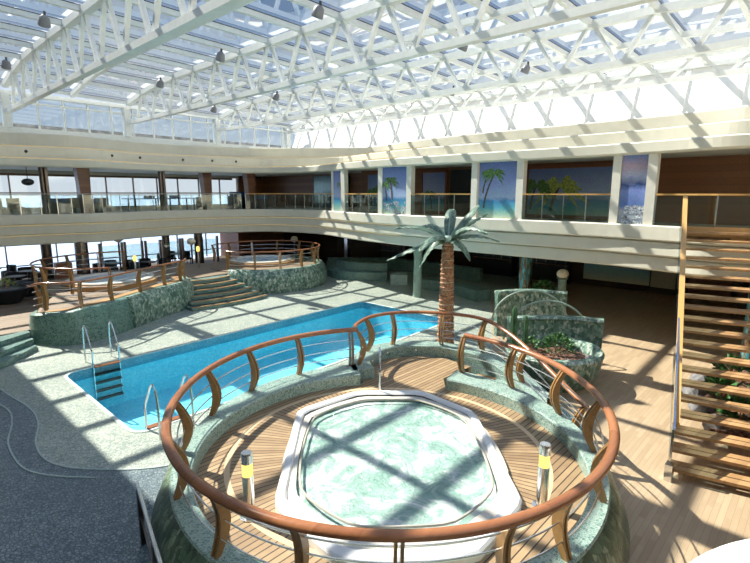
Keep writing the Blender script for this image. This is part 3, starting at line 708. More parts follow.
# ------------------------------------------------------------------ artificial palm
RV = Vector((.684, -.729, 0)); FV = Vector((.729, .684, 0)); UV = Vector((0, 0, 1))
t = thing('artificial_palm', 'tall palm with a ringed brown trunk rising beside the pool', 'palm tree', (13.0, 9.0, 0))
tp = [(13.0, 9.0, z) for z in (0, 1, 2, 3, 3.45)]
b = bm_()
prof = []
for k in range(24):
    z = k*.145; r_ = .27-.11*(k/24); prof += [(r_, z), (r_+.03, z+.12)]
lathe(b, prof+[(.12, 3.5)], (13.0, 9.0, 0), 18); part('trunk', b, bark, t)
for k in range(1, 15):
    z = k*.24; r_ = .285-.11*(z/3.5)
    b = bm_(); sweep(b, arc(13, 9, r_+.006, 180, 330, 12), [(0, z), (.012, z), (.012, z+.02), (0, z+.02)]); part('trunk_ring', b, barkring, t)
def frond(crown, tip, sag, width, parent, mat=frondm):
    c = Vector(crown); e = Vector(tip); d = e-c; side = d.cross(UV).normalized(); n = 14
    b = bm_(); up = []; dn = []
    for i in range(n+1):
        f = i/n; p = c+d*f+UV*(sag*4*f*(1-f)); w_ = .8*width*(math.sin(PI*min(1, f*.82+.12))**.8)*(1 if f < .97 else .2)
        row = []
        for j in range(-4, 5):
            g_ = j/4; comb = .018 if (i+abs(j)) % 2 else -.012
            row.append(p+side*(g_*w_)-UV*(abs(g_)**1.4*w_*.55)+UV*comb*abs(g_)+d.normalized()*(abs(g_)*.12))
        up.append([b.verts.new(q+UV*.01) for q in row]); dn.append([b.verts.new(q-UV*.01) for q in row])
    for A, s_ in ((up, 1), (dn, -1)):
        for i in range(n):
            for j in range(8): b.faces.new((A[i][j], A[i+1][j], A[i+1][j+1], A[i][j+1]))
    for i in range(n):
        for j in (0, 8): b.faces.new((up[i][j], up[i+1][j], dn[i+1][j], dn[i][j]))
    for i in (0, n):
        for j in range(8): b.faces.new((up[i][j], up[i][j+1], dn[i][j+1], dn[i][j]))
    fo = part('frond', b, mat, parent)
    b = bm_(); tube(b, [c+d*(k/8)+UV*(sag*4*(k/8)*(1-k/8)+.015) for k in range(9)], .02, 6, radii=[.03-.0028*k for k in range(9)]); part('midrib', b, palegreen, fo, True)
CR = Vector((13.0, 9.0, 3.5))
for (r_, u_, d_, sag, wd) in ((-1.55, .35, .3, .22, .16), (-1.85, -.62, .1, .12, .22), (.95, 1.05, .3, .12, .32), (1.6, -.05, .2, .2, .16), (.55, -.5, -.5, .3, .24), (-.85, -.75, -.3, .4, .24),
                              (1.35, .75, .9, .12, .14), (-1.0, -.2, -1.3, .3, .22), (.9, .3, -1.2, .3, .2), (.3, .9, 1.3, .3, .24), (-.7, .3, 1.3, .3, .2)):
    frond(CR, CR+RV*r_+UV*u_+FV*d_, sag, wd, t)
b = bm_(); blob(b, CR, .17, 3, (1, 1, 1.1)); part('crown_heart', b, palegreen, t, True)
# pale green column with teal teardrop behind the palm
b = bm_(); lathe(b, [(.24, 0), (.22, .3), (.19, 1.9), (.23, 2.2), (.30, 2.62)], (18.6, 14.6, 0), 20); struct('column', b, palegreen, True)

# ------------------------------------------------------------------ planter with fountain walls
def curved_panel(label, p0, p1, z1, bow, mat, th=.14):
    a, e = Vector((*p0, 0)), Vector((*p1, 0)); d = e-a; nv = Vector((-d.y, d.x, 0)).normalized()
    pts = [a+d*(i/16)+nv*(bow*math.sin(PI*i/16)) for i in range(17)]
    b = bm_(); sweep(b, pts, [(-th/2, 0), (th/2, 0), (th/2+.05, z1-.12), (th/2+.10, z1-.05), (th/2+.07, z1), (-th/2-.05, z1), (-th/2-.08, z1-.06), (-th/2, z1-.12)])
    t = thing('fountain_screen', label, 'fountain screen', (a.x, a.y, 0), 0, 'planter panels'); part('tile_face', b, leafm, t, True); return t
curved_panel('pale leaf mosaic panel standing behind the cactus, furthest of the two', (15.2, 8.4), (16.75, 6.55), 1.62, .35, leafm)
curved_panel('leaf mosaic panel with rolled top edge behind the green bush', (12.55, 6.5), (14.15, 4.45), 1.5, .3, leafm)
for lb, a_, e_, z_ in (('thin stone arch ring over the far mosaic panel', (14.75, 8.3), (16.3, 6.3), 1.75), ('thin stone arch ring over the near mosaic panel', (13.2, 7.0), (14.6, 4.9), 1.85)):
    a, e = Vector((*a_, .6)), Vector((*e_, .6)); b = bm_()
    tube(b, [a+(e-a)*(.5-.5*math.cos(PI*i/20))+UV*(math.sin(PI*i/20)*(z_-.6)) for i in range(21)], .03, 8)
    single('arch_hoop', b, palegreen, lb, 'arch hoop', 'arch hoops', True)
PLc = (12.45, 5.15)
t = thing('stone_planter', 'round mosaic planter bowl full of soil beside the platform steps', 'planter', (PLc[0], PLc[1], 0))
b = bm_(); sweep(b, arc(PLc[0], PLc[1], 1.22, 0, 360, 48)[:-1], [(.35, 0), (.05, .4), (-.05, .88), (0, .95), (.14, .95), (.2, .85), (.3, .5)], closed=True); part('bowl', b, leafm, t, True)
b = bm_(); lathe(b, [(1.1, .3), (1.1, .66), (.7, .72), (.2, .74)], (PLc[0], PLc[1], 0), 30); part('soil', b, soil, t, True)
def leafy(name, label, cat, c, r, n, seed, mat=bushm, ln=.2, group=None):
    rn = random.Random(seed); b = bm_()
    for _ in range(n):
        a = rn.uniform(0, 2*PI); e = math.acos(rn.uniform(-.1, 1)); rad = r*rn.uniform(.55, 1)
        d = Vector((math.sin(e)*math.cos(a), math.sin(e)*math.sin(a), math.cos(e)*.9)); p_ = Vector(c)+d*rad
        o = (d+Vector((rn.uniform(-.6, .6), rn.uniform(-.6, .6), rn.uniform(-.2, .4)))).normalized(); s_ = o.cross(Vector((rn.uniform(-1, 1), rn.uniform(-1, 1), 1))).normalized()
        l_ = ln*rn.uniform(.6, 1.2); w_ = l_*.24; up_ = s_.cross(o)
        v = [b.verts.new(q) for q in (p_, p_+o*l_*.5+s_*w_, p_+o*l_, p_+o*l_*.5-s_*w_, p_+o*l_*.5+up_*.012)]
        b.faces.new((v[0], v[1], v[4])); b.faces.new((v[1], v[2], v[4])); b.faces.new((v[2], v[3], v[4])); b.faces.new((v[3], v[0], v[4]))
    t = thing(name, label, cat, (c[0], c[1], c[2]), 0, group); part('foliage', b, mat, t)
    b = bm_()
    for k in range(5):
        a = k*1.26; tube(b, [(c[0], c[1], c[2]-.25), (c[0]+math.cos(a)*r*.4, c[1]+math.sin(a)*r*.4, c[2]+r*.4)], .012, 5)
    part('stems', b, bark, t); return t
leafy('bush', 'small bright green bush growing in the round mosaic planter', 'bush', (12.7, 5.1, .85), .42, 420, 5, ln=.12)
leafy('bush', 'low green trailing plant at the left inside the round planter', 'bush', (12.3, 5.75, .85), .28, 160, 6, ln=.13)
for i, (x, y, h_, r_) in enumerate(((11.75, 5.95, 1.5, .075), (11.98, 5.72, 1.25, .06))):
    b = bm_(); prof = [(r_*.8, .0), (r_, .15), (r_*1.05, h_*.5), (r_*.95, h_*.9), (r_*.55, h_-.04), (.01, h_)]
    lathe(b, prof, (x, y, .55), 16)
    for v in b.verts:
        a = math.atan2(v.co.y-y, v.co.x-x); k = 1+.16*math.cos(8*a); v.co.x = x+(v.co.x-x)*k; v.co.y = y+(v.co.y-y)*k
    single('column_cactus', b, cactusm, ('tall slim column cactus at the left edge of the round planter', 'shorter column cactus right beside the tallest one')[i], 'cactus', 'cacti', True)
for i, (x, y, r_, lb) in enumerate(((12.0, 4.55, .14, 'grey pebble rock at the near rim inside the planter'), (12.75, 4.3, .12, 'small rock near the right inner rim of the planter'), (11.6, 5.0, .13, 'pale rock beside the railing end inside the planter'))):
    b = bm_(); blob(b, (x, y, .76), r_, i, (1, .8, .6)); single('rock', b, rock, lb, 'rock', 'planter rocks', True)

# ------------------------------------------------------------------ staircase on the right
S0, S1 = Vector((9.35, 1.6, 0)), Vector((16.25, 3.22, 3.93))
sdv = (S1-S0); hd = Vector((sdv.x, sdv.y, 0)).normalized(); sn_ = Vector((hd.y, -hd.x, 0)); SW = 3.4
t = thing('staircase', 'wide open-tread wooden staircase climbing to the upper deck at right', 'staircase', (9.35, 1.6, 0))
nT = 20
for i in range(nT):
    p_ = S0+sdv*((i+.6)/nT)
    z = (i+1)*3.93/nT-.02
    a = Vector((p_.x, p_.y, z)); b = bm_()
    for off in (-.095, .095): bar(b, a+hd*off, a+hd*off+sn_*SW, .165, .055)
    part('tread', b, stairwood, t)
for k, o_ in enumerate((SW-.1,)):
    b = bm_(); bar(b, S0+sn_*o_+Vector((0, 0, -.02)), S1+sn_*o_-UV*.17, .09, .2); part('stringer', b, steel, t, label='steel stringer under the treads')
b = bm_(); g0 = S0+hd*.05; 
A_ = [S0-sn_*.03+UV*.05, S1-sn_*.03, S1-sn_*.03+UV*.9, S0-sn_*.03+UV*.95]
vs = [b.verts.new(q) for q in A_]+[b.verts.new(q-sn_*.02) for q in A_]
for q in ((0, 1, 2, 3), (7, 6, 5, 4), (0, 4, 5, 1), (1, 5, 6, 2), (2, 6, 7, 3), (3, 7, 4, 0)): b.faces.new([vs[j] for j in q])
part('glass_panel', b, glassmat('stair glass', (.70, .82, .88), .5), t)
b = bm_(); bar(b, A_[3]-sn_*.01, A_[0]-sn_*.01, .035, .035); bar(b, A_[3], A_[2], .03, .03); part('panel_edge_trim', b, steel, t)
b = bm_(); bar(b, S0+UV*.98-sn_*.0+hd*.2, S1+UV*1.0, .11, .06); bar(b, S1+UV*1.0, S1+UV*.0, .1, .05); part('handrail', b, yellowood, t, label='honey coloured wooden handrail')
b = bm_(); box(b, S0.x-.12, S0.x+.06, S0.y-.03, S0.y+.09, 0, .32); part('newel_block', b, steel, t, label='brushed steel block')
b = bm_(); bar(b, S1+hd*.12-UV*.08, S1+hd*.12-UV*.08+sn_*SW, .05, .42); part('top_board', b, planks('strong grain board', (.07, .035, .015), (.50, .30, .12), .14, rot=R(90), gap=.05, length=60, vertical=True), t, label='dark grained top board')
# planting under the stairs
b = bm_(); prism(b, [(11.6, 1.4), (14.2, 2.1), (17.2, 1.9), (17.4, -2.2), (12.2, -2.4)], 0, .22); single('planting_bed', b, soil, 'brown soil planting bed under the wooden staircase', 'planting bed')
rn = random.Random(3)
bed = [(12.3, 1.0, .28, 'spiky green plant nearest under the lower stair treads'), (12.9, .2, .3, 'green plant at the right under the lower stair treads'), (13.6, 1.5, .3, 'leafy plant by the left edge under the staircase'),
       (14.3, .6, .34, 'broad green plant in the middle of the bed under the stairs'), (15.2, 1.5, .32, 'plant beside the teal column under the stairs'), (15.8, .3, .34, 'plant furthest back at the right under the stairs')]
for i, (x, y, r_, lb) in enumerate(bed): leafy('bed_plant', lb, 'plant', (x, y, .42), r_, 130, 20+i, ln=.26, group='plants under the stairs')
for i, (x, y, r_, lb) in enumerate(((11.95, 1.35, .3, 'grey rock nearest the foot of the staircase bed'), (12.75, 1.75, .34, 'largest grey rock edging the bed under the stairs'), (13.6, 2.05, .3, 'grey rock midway along the left edge of the stair bed'), (14.6, 2.1, .28, 'grey rock furthest along the left edge of the stair bed'))):
    b = bm_(); blob(b, (x, y, .2), r_, 40+i, (1.1, .8, .8)); single('rock', b, rock, lb, 'rock', 'rocks edging the stair bed')
def swirl_column(name, x, y, label):
    b = bm_(); lathe(b, [(.30, 0), (.30, 2.62)], (x, y, 0), 24)
    for v in b.verts: pass
    return single(name, b, colm, label, 'column', 'teal glass columns', True)
colm, ct, co = newmat('iridescent teal column')
cb_ = N(ct, 'ShaderNodeBsdfPrincipled', Roughness=.15, Metallic=.5); ctc = N(ct, 'ShaderNodeTexCoord'); cmp_ = N(ct, 'ShaderNodeMapping'); cmp_.inputs['Scale'].default_value = (3, 3, .5); L(ct, ctc.outputs['Object'], cmp_.inputs[0])
cn = N(ct, 'ShaderNodeTexNoise', Scale=2.5, Detail=4, Distortion=1.5); L(ct, cmp_.outputs[0], cn.inputs['Vector'])
L(ct, ramp(ct, cn.outputs[0], [(.35, (.05, .03, .02)), (.45, (.30, .18, .10)), (.55, (.08, .45, .52)), (.7, (.45, .75, .8))]), cb_.inputs['Base Color']); L(ct, cb_.outputs[0], co.inputs[0])
swirl_column('glass_column', 20.6, 10.0, 'tall teal and bronze swirled column behind the planter')
swirl_column('glass_column', 17.78, 1.35, 'teal swirled column seen through the stair treads, left one')
swirl_column('glass_column', 18.4, .55, 'teal swirled column seen through the stair treads, right one')

# ------------------------------------------------------------------ near handrail lower left
t = thing('handrail', 'slanting metal handrail on dark posts at the lower left corner', 'handrail', (1.9, 5.3, 0))
h0, h1 = Vector((2.32, 6.83, .92)), Vector((1.55, 3.75, .98))
b = bm_(); tube(b, [h0, h1], .028, 10); part('top_rail', b, steel, t, True)
for f in (.04, .45, .9):
    q = h0+(h1-h0)*f; b = bm_(); box(b, q.x-.03, q.x+.03, q.y-.02, q.y+.02, .03, q.z-.02); part('post', b, darksteel, t)
b = bm_(); bar(b, h0+(h1-h0)*.04-UV*.45, h1-UV*.45, .03, .03); part('mid_rail', b, darksteel, t)

# ------------------------------------------------------------------ end facade upper deck: pillars, murals, balconies
def on_lp(y):
    best = min((p for p in LP if p.y < 24 and p.x > 15), key=lambda p: abs(p.y-y)); return best.x
pillY = [(20.9, .16), (19.6, .22), (16.35, .2), (14.45, .22), (10.95, .2), (8.95, .22), (5.5, .2), (4.4, .22)]
for i, (y, w_) in enumerate(pillY):
    x = on_lp(y)+.28; b = bm_(); box(b, x-.14, x+.14, y-w_/2-.03, y+w_/2+.03, 3.95, 6.28); struct('pillar', b, pillarm)
def mural_mat(name, stops, z0, z1, splot=None, sc=3):
    m, t, o = newmat(name); p_ = N(t, 'ShaderNodeBsdfPrincipled', Roughness=.25)
    g_ = N(t, 'ShaderNodeNewGeometry'); s_ = N(t, 'ShaderNodeSeparateXYZ'); L(t, g_.outputs['Position'], s_.inputs[0])
    n_ = N(t, 'ShaderNodeTexNoise', Scale=sc, Detail=5); L(t, g_.outputs['Position'], n_.inputs['Vector'])
    f = math_(t, 'DIVIDE', math_(t, 'SUBTRACT', s_.outputs[2], z0), z1-z0); f = math_(t, 'ADD', f, math_(t, 'MULTIPLY', math_(t, 'SUBTRACT', n_.outputs[0], .5), .12))
    c = ramp(t, f, stops)
    v_ = N(t, 'ShaderNodeTexVoronoi', Scale=34); L(t, g_.outputs['Position'], v_.inputs['Vector'])
    c = mixc(t, .18, c, v_.outputs['Color'], 'OVERLAY')
    L(t, c, p_.inputs['Base Color']); L(t, p_.outputs[0], o.inputs[0]); return m
beach = mural_mat('painted beach mural', [(0, (.50, .56, .42)), (.14, (.22, .46, .44)), (.22, (.10, .36, .48)), (.33, (.07, .24, .48)), (.40, (.36, .46, .66)), (.62, (.27, .34, .62)), (1, (.13, .19, .45))], 3.95, 6.2)
sunset = mural_mat('painted evening sea mural', [(0, (.16, .24, .34)), (.2, (.42, .46, .55)), (.3, (.12, .20, .46)), (.5, (.20, .28, .60)), (.58, (.06, .10, .26)), (.72, (.40, .44, .62)), (.85, (.52, .38, .46)), (1, (.20, .30, .66))], 3.95, 6.2, sc=5)
green1 = plain('painted palm green', (.10, .20, .06), .4, noise=.4, nscale=14)
green2 = plain('painted yellow green', (.34, .40, .10), .4, noise=.3, nscale=14)
trunkp = plain('painted palm trunk', (.10, .07, .05), .5)
stonep = plain('painted shore stones', (.34, .38, .44), .5, noise=.5, nscale=16)
def painted_palm(parent, x, y, z, h_, sp, lean, mat, seed=1, sgn=-1):
    """flat painted palm on a panel facing -X"""
    b = bm_(); n = 8; P = [(y+lean*(k/n)**1.6, z+h_*k/n) for k in range(n+1)]
    for (y0, z0), (y1, z1) in zip(P, P[1:]):
        w_ = .035*sp+.02; v = [b.verts.new((x, q, r_)) for q, r_ in ((y0-w_, z0), (y0+w_, z0), (y1+w_*.8, z1), (y1-w_*.8, z1))]; b.faces.new(v)
    part('painted_trunk', b, trunkp, parent)
    rn = random.Random(seed); b = bm_(); cy, cz = P[-1]
    for k in range(11):
        a = R(-35+k*25+rn.uniform(-8, 8)); l_ = sp*rn.uniform(.75, 1.1); pts = []
        for i in range(9):
            f = i/8; py = cy+math.cos(a)*l_*f; pz = cz+math.sin(a)*l_*f*.8-.55*l_*f*f; pts.append((py, pz, .16*sp*math.sin(PI*min(1, f+.08))*(.7 if i % 2 else 1.15)))
        for (y0, z0, w0), (y1, z1, w1) in zip(pts, pts[1:]):
            b.faces.new([b.verts.new((x-.002-.0004*k, q, r_)) for q, r_ in ((y0, z0-w0*.9), (y0, z0+w0*.35), (y1, z1+w1*.35), (y1, z1-w1*.9))])
    part('painted_leaves', b, mat, parent)
def mural(label, x, y0, y1, z0, z1, mat, frame=None, palms=(), stones=False, th=.05):
    t = thing('mural_panel', label, 'mural', (x, (y0+y1)/2, z0), 0, 'island murals')
    b = bm_(); box(b, x, x+th, y0, y1, z0, z1); part('painted_surface', b, mat, t)
    if frame:
        b = bm_()
        for a in ((y0-.1, y0, z0-.02, z1+.1), (y1, y1+.1, z0-.02, z1+.1), (y0-.1, y1+.1, z1, z1+.1)): box(b, x-.04, x+th+.02, *a)
        part('frame', b, frame, t)
    for pm in palms: painted_palm(t, x-.012, *pm)
    if stones:
        rn = random.Random(int(y0*10)); b = bm_()
        for _ in range(34):
            q, r_, s_ = rn.uniform(y0+.1, y1-.1), rn.uniform(z0+.03, z0+.6), rn.uniform(.05, .12)
            b.faces.new([b.verts.new((x-.008-.0002*_, q+s_*math.cos(k*1.047)*1.3, r_+s_*.6*math.sin(k*1.047))) for k in range(6)])
        part('painted_stones', b, stonep, t)
    return t
xl = lambda y: on_lp(y)+.3
mural('narrow beach mural between two pillars at the far corner of the upper deck', xl(20.2), 19.75, 20.75, 3.98, 6.2, beach, palms=((20.1, 4.5, 1.0, .35, .1, green1, 3),))
mural('beach mural panel with dark green tree and stones, behind the palm top', xl(15.4)-.02, 14.62, 16.2, 3.98, 6.2, beach, palms=((15.6, 4.7, .9, .6, .1, green1, 4), (15.95, 4.6, .8, .45, .1, green1, 5)), stones=True)
mural('bright beach mural with leaning tree and turquoise sea on the upper deck', xl(10), 9.1, 10.8, 3.98, 6.2, beach, palms=((10.55, 4.4, 1.4, .6, -.45, green1, 6), (10.6, 5.0, .8, .45, -.2, green1, 7)))
mural('narrow violet sunset sea mural with stones at its foot, right of the palm mural', xl(4.95), 4.55, 5.35, 3.98, 6.2, sunset, stones=True)
mural('wide recessed mural of big palms before a lagoon', 20.3, 6.3, 9.95, 4.1, 6.0, beach, redw, ((8.9, 4.25, 1.05, 1.35, -.35, green2, 8), (9.8, 4.3, 1.0, 1.1, -.2, green1, 9)))
mural('framed mural with one slim palm beside a dark doorway', 20.3, 14.3, 15.7, 4.1, 6.0, beach, redw, ((15.1, 4.2, .8, .55, .15, green1, 10),))
mural('dark recessed palm grove mural at the far left bay of the end deck', 20.3, 17.3, 19.6, 4.0, 6.0, beach, None, ((18.6, 4.3, .9, .8, .1, green1, 11), (17.8, 4.3, 1.1, .8, -.1, green1, 12), (19.3, 4.3, .8, .7, 0, green1, 13)))
b = bm_(); box(b, 20.28, 20.42, 12.6, 14.0, 3.95, 6.1); struct('door_1', b, dark)
# balcony rails: glass with wooden handrail
def balcony(label, y0, y1, path=None, group='balcony rails', hm=None):
    pts = [p for p in LP if y0 <= p.y <= y1 and p.x > 14] if path is None else path
    pts = [Vector((p.x, p.y, 0)) for p in inset(pts, .16)] if len(pts) > 1 else pts
    t = thing('balcony_rail', label, 'balcony rail', (pts[0].x, pts[0].y, 4.0), 0, group)
    b = bm_(); sweep(b, pts, [(-.03, 4.93), (.03, 4.93), (.03, 4.98), (-.03, 4.98)]); part('handrail', b, hm or yellowood, t)
    b = bm_(); sweep(b, pts, [(-.006, 4.02), (.006, 4.02), (.006, 4.9), (-.006, 4.9)]); part('glass', b, balglass, t)
    for i in range(0, len(pts), 2):
        b = bm_(); q = pts[i]; box(b, q.x-.015, q.x+.015, q.y-.02, q.y+.02, 3.97, 4.94); part('baluster', b, steel, t)
    return t
def lerp_path(y0, y1, n=8):
    return [Vector((on_lp2(y0+(y1-y0)*k/n), y0+(y1-y0)*k/n, 0)) for k in range(n+1)]
def on_lp2(y):
    P = [p for p in LP if p.y < 25 and p.x > 14]
    for a, c in zip(P, P[1:]):
        if c.y <= y <= a.y: return a.x+(c.x-a.x)*((y-a.y)/(c.y-a.y))
    return P[-1].x
for y0, y1, lb in ((19.45, 16.5, 'glass balcony rail before the dark palm grove mural'), (14.3, 11.1, 'glass balcony rail before the framed slim palm mural'), (8.8, 5.65, 'glass balcony rail before the wide palm mural'),
                   (4.25, -2.5, 'long glass balcony rail before the plain brown wall near the staircase')):
    balcony(lb, 0, 0, lerp_path(y0, y1))
cor = [p for p in LP if (p.x > 16.9 and p.y > 21.0)]
balcony('curved glass balcony rail round the far corner of the upper deck', 0, 0, cor)
prt = [p for p in LP if p.x <= 17 and p.y > 26]
tt_ = balcony('long glass balcony rail along the sea side of the upper deck', 0, 0, prt, hm=plain('grey rail', (.32, .31, .28), .4))

# port columns upper: tapered brown, and slim dark posts
for x, y in ((8.3, 27.9), (15.3, 28.6), (17.75, 27.6)):
    b = bm_(); A = [(x-.17, x+.2, 3.95), (x-.34, x+.26, 6.25)]
    vs = []
    for x0, x1, z in A: vs.append([b.verts.new((xx, yy, z)) for xx, yy in ((x0, y-.25), (x1, y-.25), (x1, y+.25), (x0, y+.25))])
    b.faces.new(vs[0][::-1]); b.faces.new(vs[1])
    for k in range(4): b.faces.new((vs[0][k], vs[0][(k+1) % 4], vs[1][(k+1) % 4], vs[1][k]))
    struct('column', b, columnwood)
for x in (6.7, 12.5):
    b = bm_(); lathe(b, [(.12, 3.95), (.12, 6.25)], (x, 28.6, 0), 16); box(b, x+.12, x+.24, 28.5, 28.7, 3.95, 6.25); struct('column', b, darksteel, True)
# port columns lower
for x, y, r_, z0 in ((7.8, 27.6, .30, .48), (6.75, 29.6, .24, .48), (12.8, 29.2, .22, .48), (14.35, 28.2, .25, .48)):
    b = bm_(); lathe(b, [(r_, z0), (r_, 2.62)], (x, y, 0), 20); struct('column', b, darksteel if r_ != .30 else plain('brushed column steel', (.25, .22, .2), .25, .9), True)
# recessed spotlights in the port fascia (middle terrace)
pth2 = between(LP, (1.47, 2.37))
for x in (4.3, 6.2, 10.0, 11.8, 14.2, 15.9, 17.4):
    q = min(pth2, key=lambda p: abs(p.x-x) if p.y > 25 else 99)
    b = bm_(); blob(b, (q.x, q.y+.02, 6.98), .085, 1, (1, .5, 1), 1, 0); single('recessed_spot', b, dark, 'small dark round spotlight in the cream sea side fascia, '+('first from the left', 'second from the left', 'third from the left', 'the middle one of seven', 'third from the corner', 'second from the corner', 'nearest the corner')[[4.3, 6.2, 10.0, 11.8, 14.2, 15.9, 17.4].index(x)], 'spotlight', 'dark spotlights along the port fascia')

# ------------------------------------------------------------------ flood lights under the roof glass
fl = [(5.2, 19.6, 'grey floodlight hanging under the glass at the top left'), (5.5, 26.9, 'grey floodlight at the far left end of the glass roof'), (11.45, 25.3, 'grey floodlight on the second truss toward the sea side'),
      (11.0, 18.7, 'grey floodlight on the second truss near its middle'), (10.5, 12.1, 'dark floodlight at the top edge of view on the second truss'), (16.1, 28.5, 'floodlight on the third truss by the sea side'), (16.9, 23.2, 'floodlight midway along the third truss'),
      (15.95, 10.5, 'large grey floodlight high between the second and third trusses'), (20.2, 10.2, 'grey floodlight in front of the white end wall'), (21.8, 15.0, 'grey floodlight near the last truss at centre')]
for i, (x, y, lb) in enumerate(fl):
    t = thing('floodlight', lb, 'floodlight', (x, y, ztop(x, y)-.28), 0, 'roof floodlights')
    b = bm_(); lathe(b, [(.06, 0), (.15, -.08), (.19, -.32), (.17, -.36)], (0, 0, 0), 16)
    bmesh.ops.rotate(b, verts=b.verts[:], matrix=Matrix.Rotation(.5, 3, 'X')); part('housing', b, greyp, t, True, local=True)
    b = bm_(); box(b, -.03, .03, -.03, .03, -.1, .11); part('bracket', b, dark, t, local=True)

# ------------------------------------------------------------------ furniture on the terraces
def chair_dark(loc, rz, label, group='dark terrace armchairs'):
    t = thing('armchair', label, 'armchair', loc, rz, group)
    b = bm_(); box(b, -.3, .3, -.28, .3, .3, .42); part('seat', b, dark, t, local=True)
    b = bm_(); sweep(b, arc(0, 0, .34, -10, 190, 14), [(0, .3), (.05, .3), (.08, .82), (.02, .82)]); part('backrest', b, dark, t, local=True)
    for sx_, sy_ in ((-1, -1), (1, -1), (1, 1), (-1, 1)):
        b = bm_(); box(b, sx_*.25-.02, sx_*.25+.02, sy_*.23-.02, sy_*.23+.02, 0, .31); part('leg', b, dark, t, local=True)
    return t
def table_dark(loc, label, r_=.4):
    t = thing('round_table', label, 'table', loc, 0, 'round terrace tables')
    b = bm_(); lathe(b, [(r_, .70), (r_+.02, .72), (r_, .74)], (0, 0, 0), 24); part('tabletop', b, dark, t, local=True)
    b = bm_(); lathe(b, [(.03, .02), (.03, .70)], (0, 0, 0), 10); part('pedestal', b, steel, t, local=True)
    b = bm_(); lathe(b, [(.24, 0), (.22, .03)], (0, 0, 0), 20); part('base', b, dark, t, local=True)
tabs = [((5.7, 28.9, .48), 'dark round table behind the left whirlpool, left of the silver column'), ((9.6, 28.6, .48), 'dark round table behind the left whirlpool, right of the silver column'), ((11.2, 27.9, .48), 'dark round table in line with the far steps'),
        ((13.8, 30.4, .48), 'dark round table left of the right terrace near the windows'), ((4.9, 27.4, .48), 'dark round table right behind the big dark planter'), ((4.6, 31.0, .48), 'dark round table by the windows at far left')]
offs = [(-.75, .0, R(90)), (.75, .1, R(-90)), (.05, .72, 0)]
first = None
for (x, y, z), lb in tabs:
    table_dark((x, y, z), lb)
    for k, (dx_, dy_, rz) in enumerate(offs):
        side = ('left', 'right', 'seaward')[k]; lab = 'dark armchair on the %s side of the %s' % (side, lb.replace('dark ', ''))
        lab = ' '.join(lab.split()[:16])
        if first is None: first = chair_dark((x+dx_, y+dy_, z), rz, lab)
        else: dup(first, (x+dx_, y+dy_, z), rz, lab)
# large dark bowls / planters on the low terrace
for x, y, r_, lb in ((4.1, 24.9, .85, 'large dark round planter on the low terrace beside the rail end'), (5.0, 26.0, .6, 'smaller dark round tub just behind the large dark planter')):
    t = thing('dark_planter', lb, 'planter', (x, y, .48), 0, 'dark planters')
    b = bm_(); lathe(b, [(r_*.5, 0), (r_*.8, .3), (r_, .62), (r_*.92, .66), (r_*.85, .58)], (0, 0, 0), 28); part('bowl', b, dark, t, True, local=True)
leafy('bush', 'yellow green flowering plant in the dark planter on the low terrace', 'bush', (4.1, 24.9, 1.2), .35, 140, 77, mat=green2, ln=.12)
# wooden cabinet
b = bm_(); box(b, 6.6, 7.3, 27.5, 27.9, .48, 1.6); single('side_cabinet', b, redw, 'red brown wooden cabinet left of the silver column', 'cabinet')
# globe lamps
def globe_lamp(loc, h_, r_, label, post=darksteel, pr=.05):
    t = thing('globe_lamp', label, 'lamp', loc, 0, 'globe lamps')
    b = bm_(); lathe(b, [(pr, 0), (pr, h_-r_*.8), (pr*1.4, h_-r_*.75)], (0, 0, 0), 14); part('post', b, post, t, True, local=True)
    b = bm_(); blob(b, (0, 0, h_), r_, 0, (1, 1, .85), 3, 0); part('globe', b, globem, t, True, local=True)
globe_lamp((10.07, 29.0, .48), 2.06, .27, 'pale globe lamp among the dark tables behind the left whirlpool')
globe_lamp((13.6, 27.6, .48), 1.72, .25, 'pale globe lamp beside the post left of the right whirlpool')
globe_lamp((20.0, 26.1, .0), 2.0, .24, 'pale globe lamp standing behind the right whirlpool terrace before the dark panelling')
globe_lamp((19.6, 7.9, 0), 1.75, .24, 'cream globe lamp on a thick green post behind the planter', palegreen, .17)
# small lit table lanterns
for x, y, z, lb in ((9.36, 25.0, 1.9, 'small glowing yellow lantern beside the left small whirlpool'), (12.67, 25.0, 2.1, 'small glowing yellow lantern at the top of the far steps')):
    t = thing('lantern', lb, 'lantern', (x, y, 1.0), 0, 'yellow lanterns')
    b = bm_(); lathe(b, [(.05, 0), (.05, z-1.2)], (0, 0, 0), 10); part('stem', b, steel, t, local=True)
    b = bm_(); lathe(b, [(.08, z-1.2), (.09, z-1.0), (.06, z-.93)], (0, 0, 0), 12); part('lens', b, lensm, t, local=True)
# glass wind screens with posts
scr = [(9.0, 29.0), (10.3, 29.0), (11.4, 28.9), (12.4, 28.9), (13.6, 28.9), (14.8, 28.8), (16.0, 28.8)]
wher = ['nearest the silver column', 'second from the silver column', 'third from the silver column', 'midway along the row', 'third from the brown wall end', 'second from the brown wall end']
for (a, c), wh in zip(zip(scr, scr[1:]), wher):
    t = thing('glass_screen', 'green tinted glass wind screen, '+wh, 'glass screen', (a[0], a[1], .48), 0, 'glass wind screens')
    b = bm_(); box(b, a[0]+.1, c[0]-.1, a[1]-.006, a[1]+.006, 1.2, 2.15); part('pane', b, balglass, t)
    for x in (a[0]+.08, c[0]-.08):
        b = bm_(); box(b, x-.06, x+.06, a[1]-.06, a[1]+.06, .48, 2.3); part('post', b, darksteel, t)
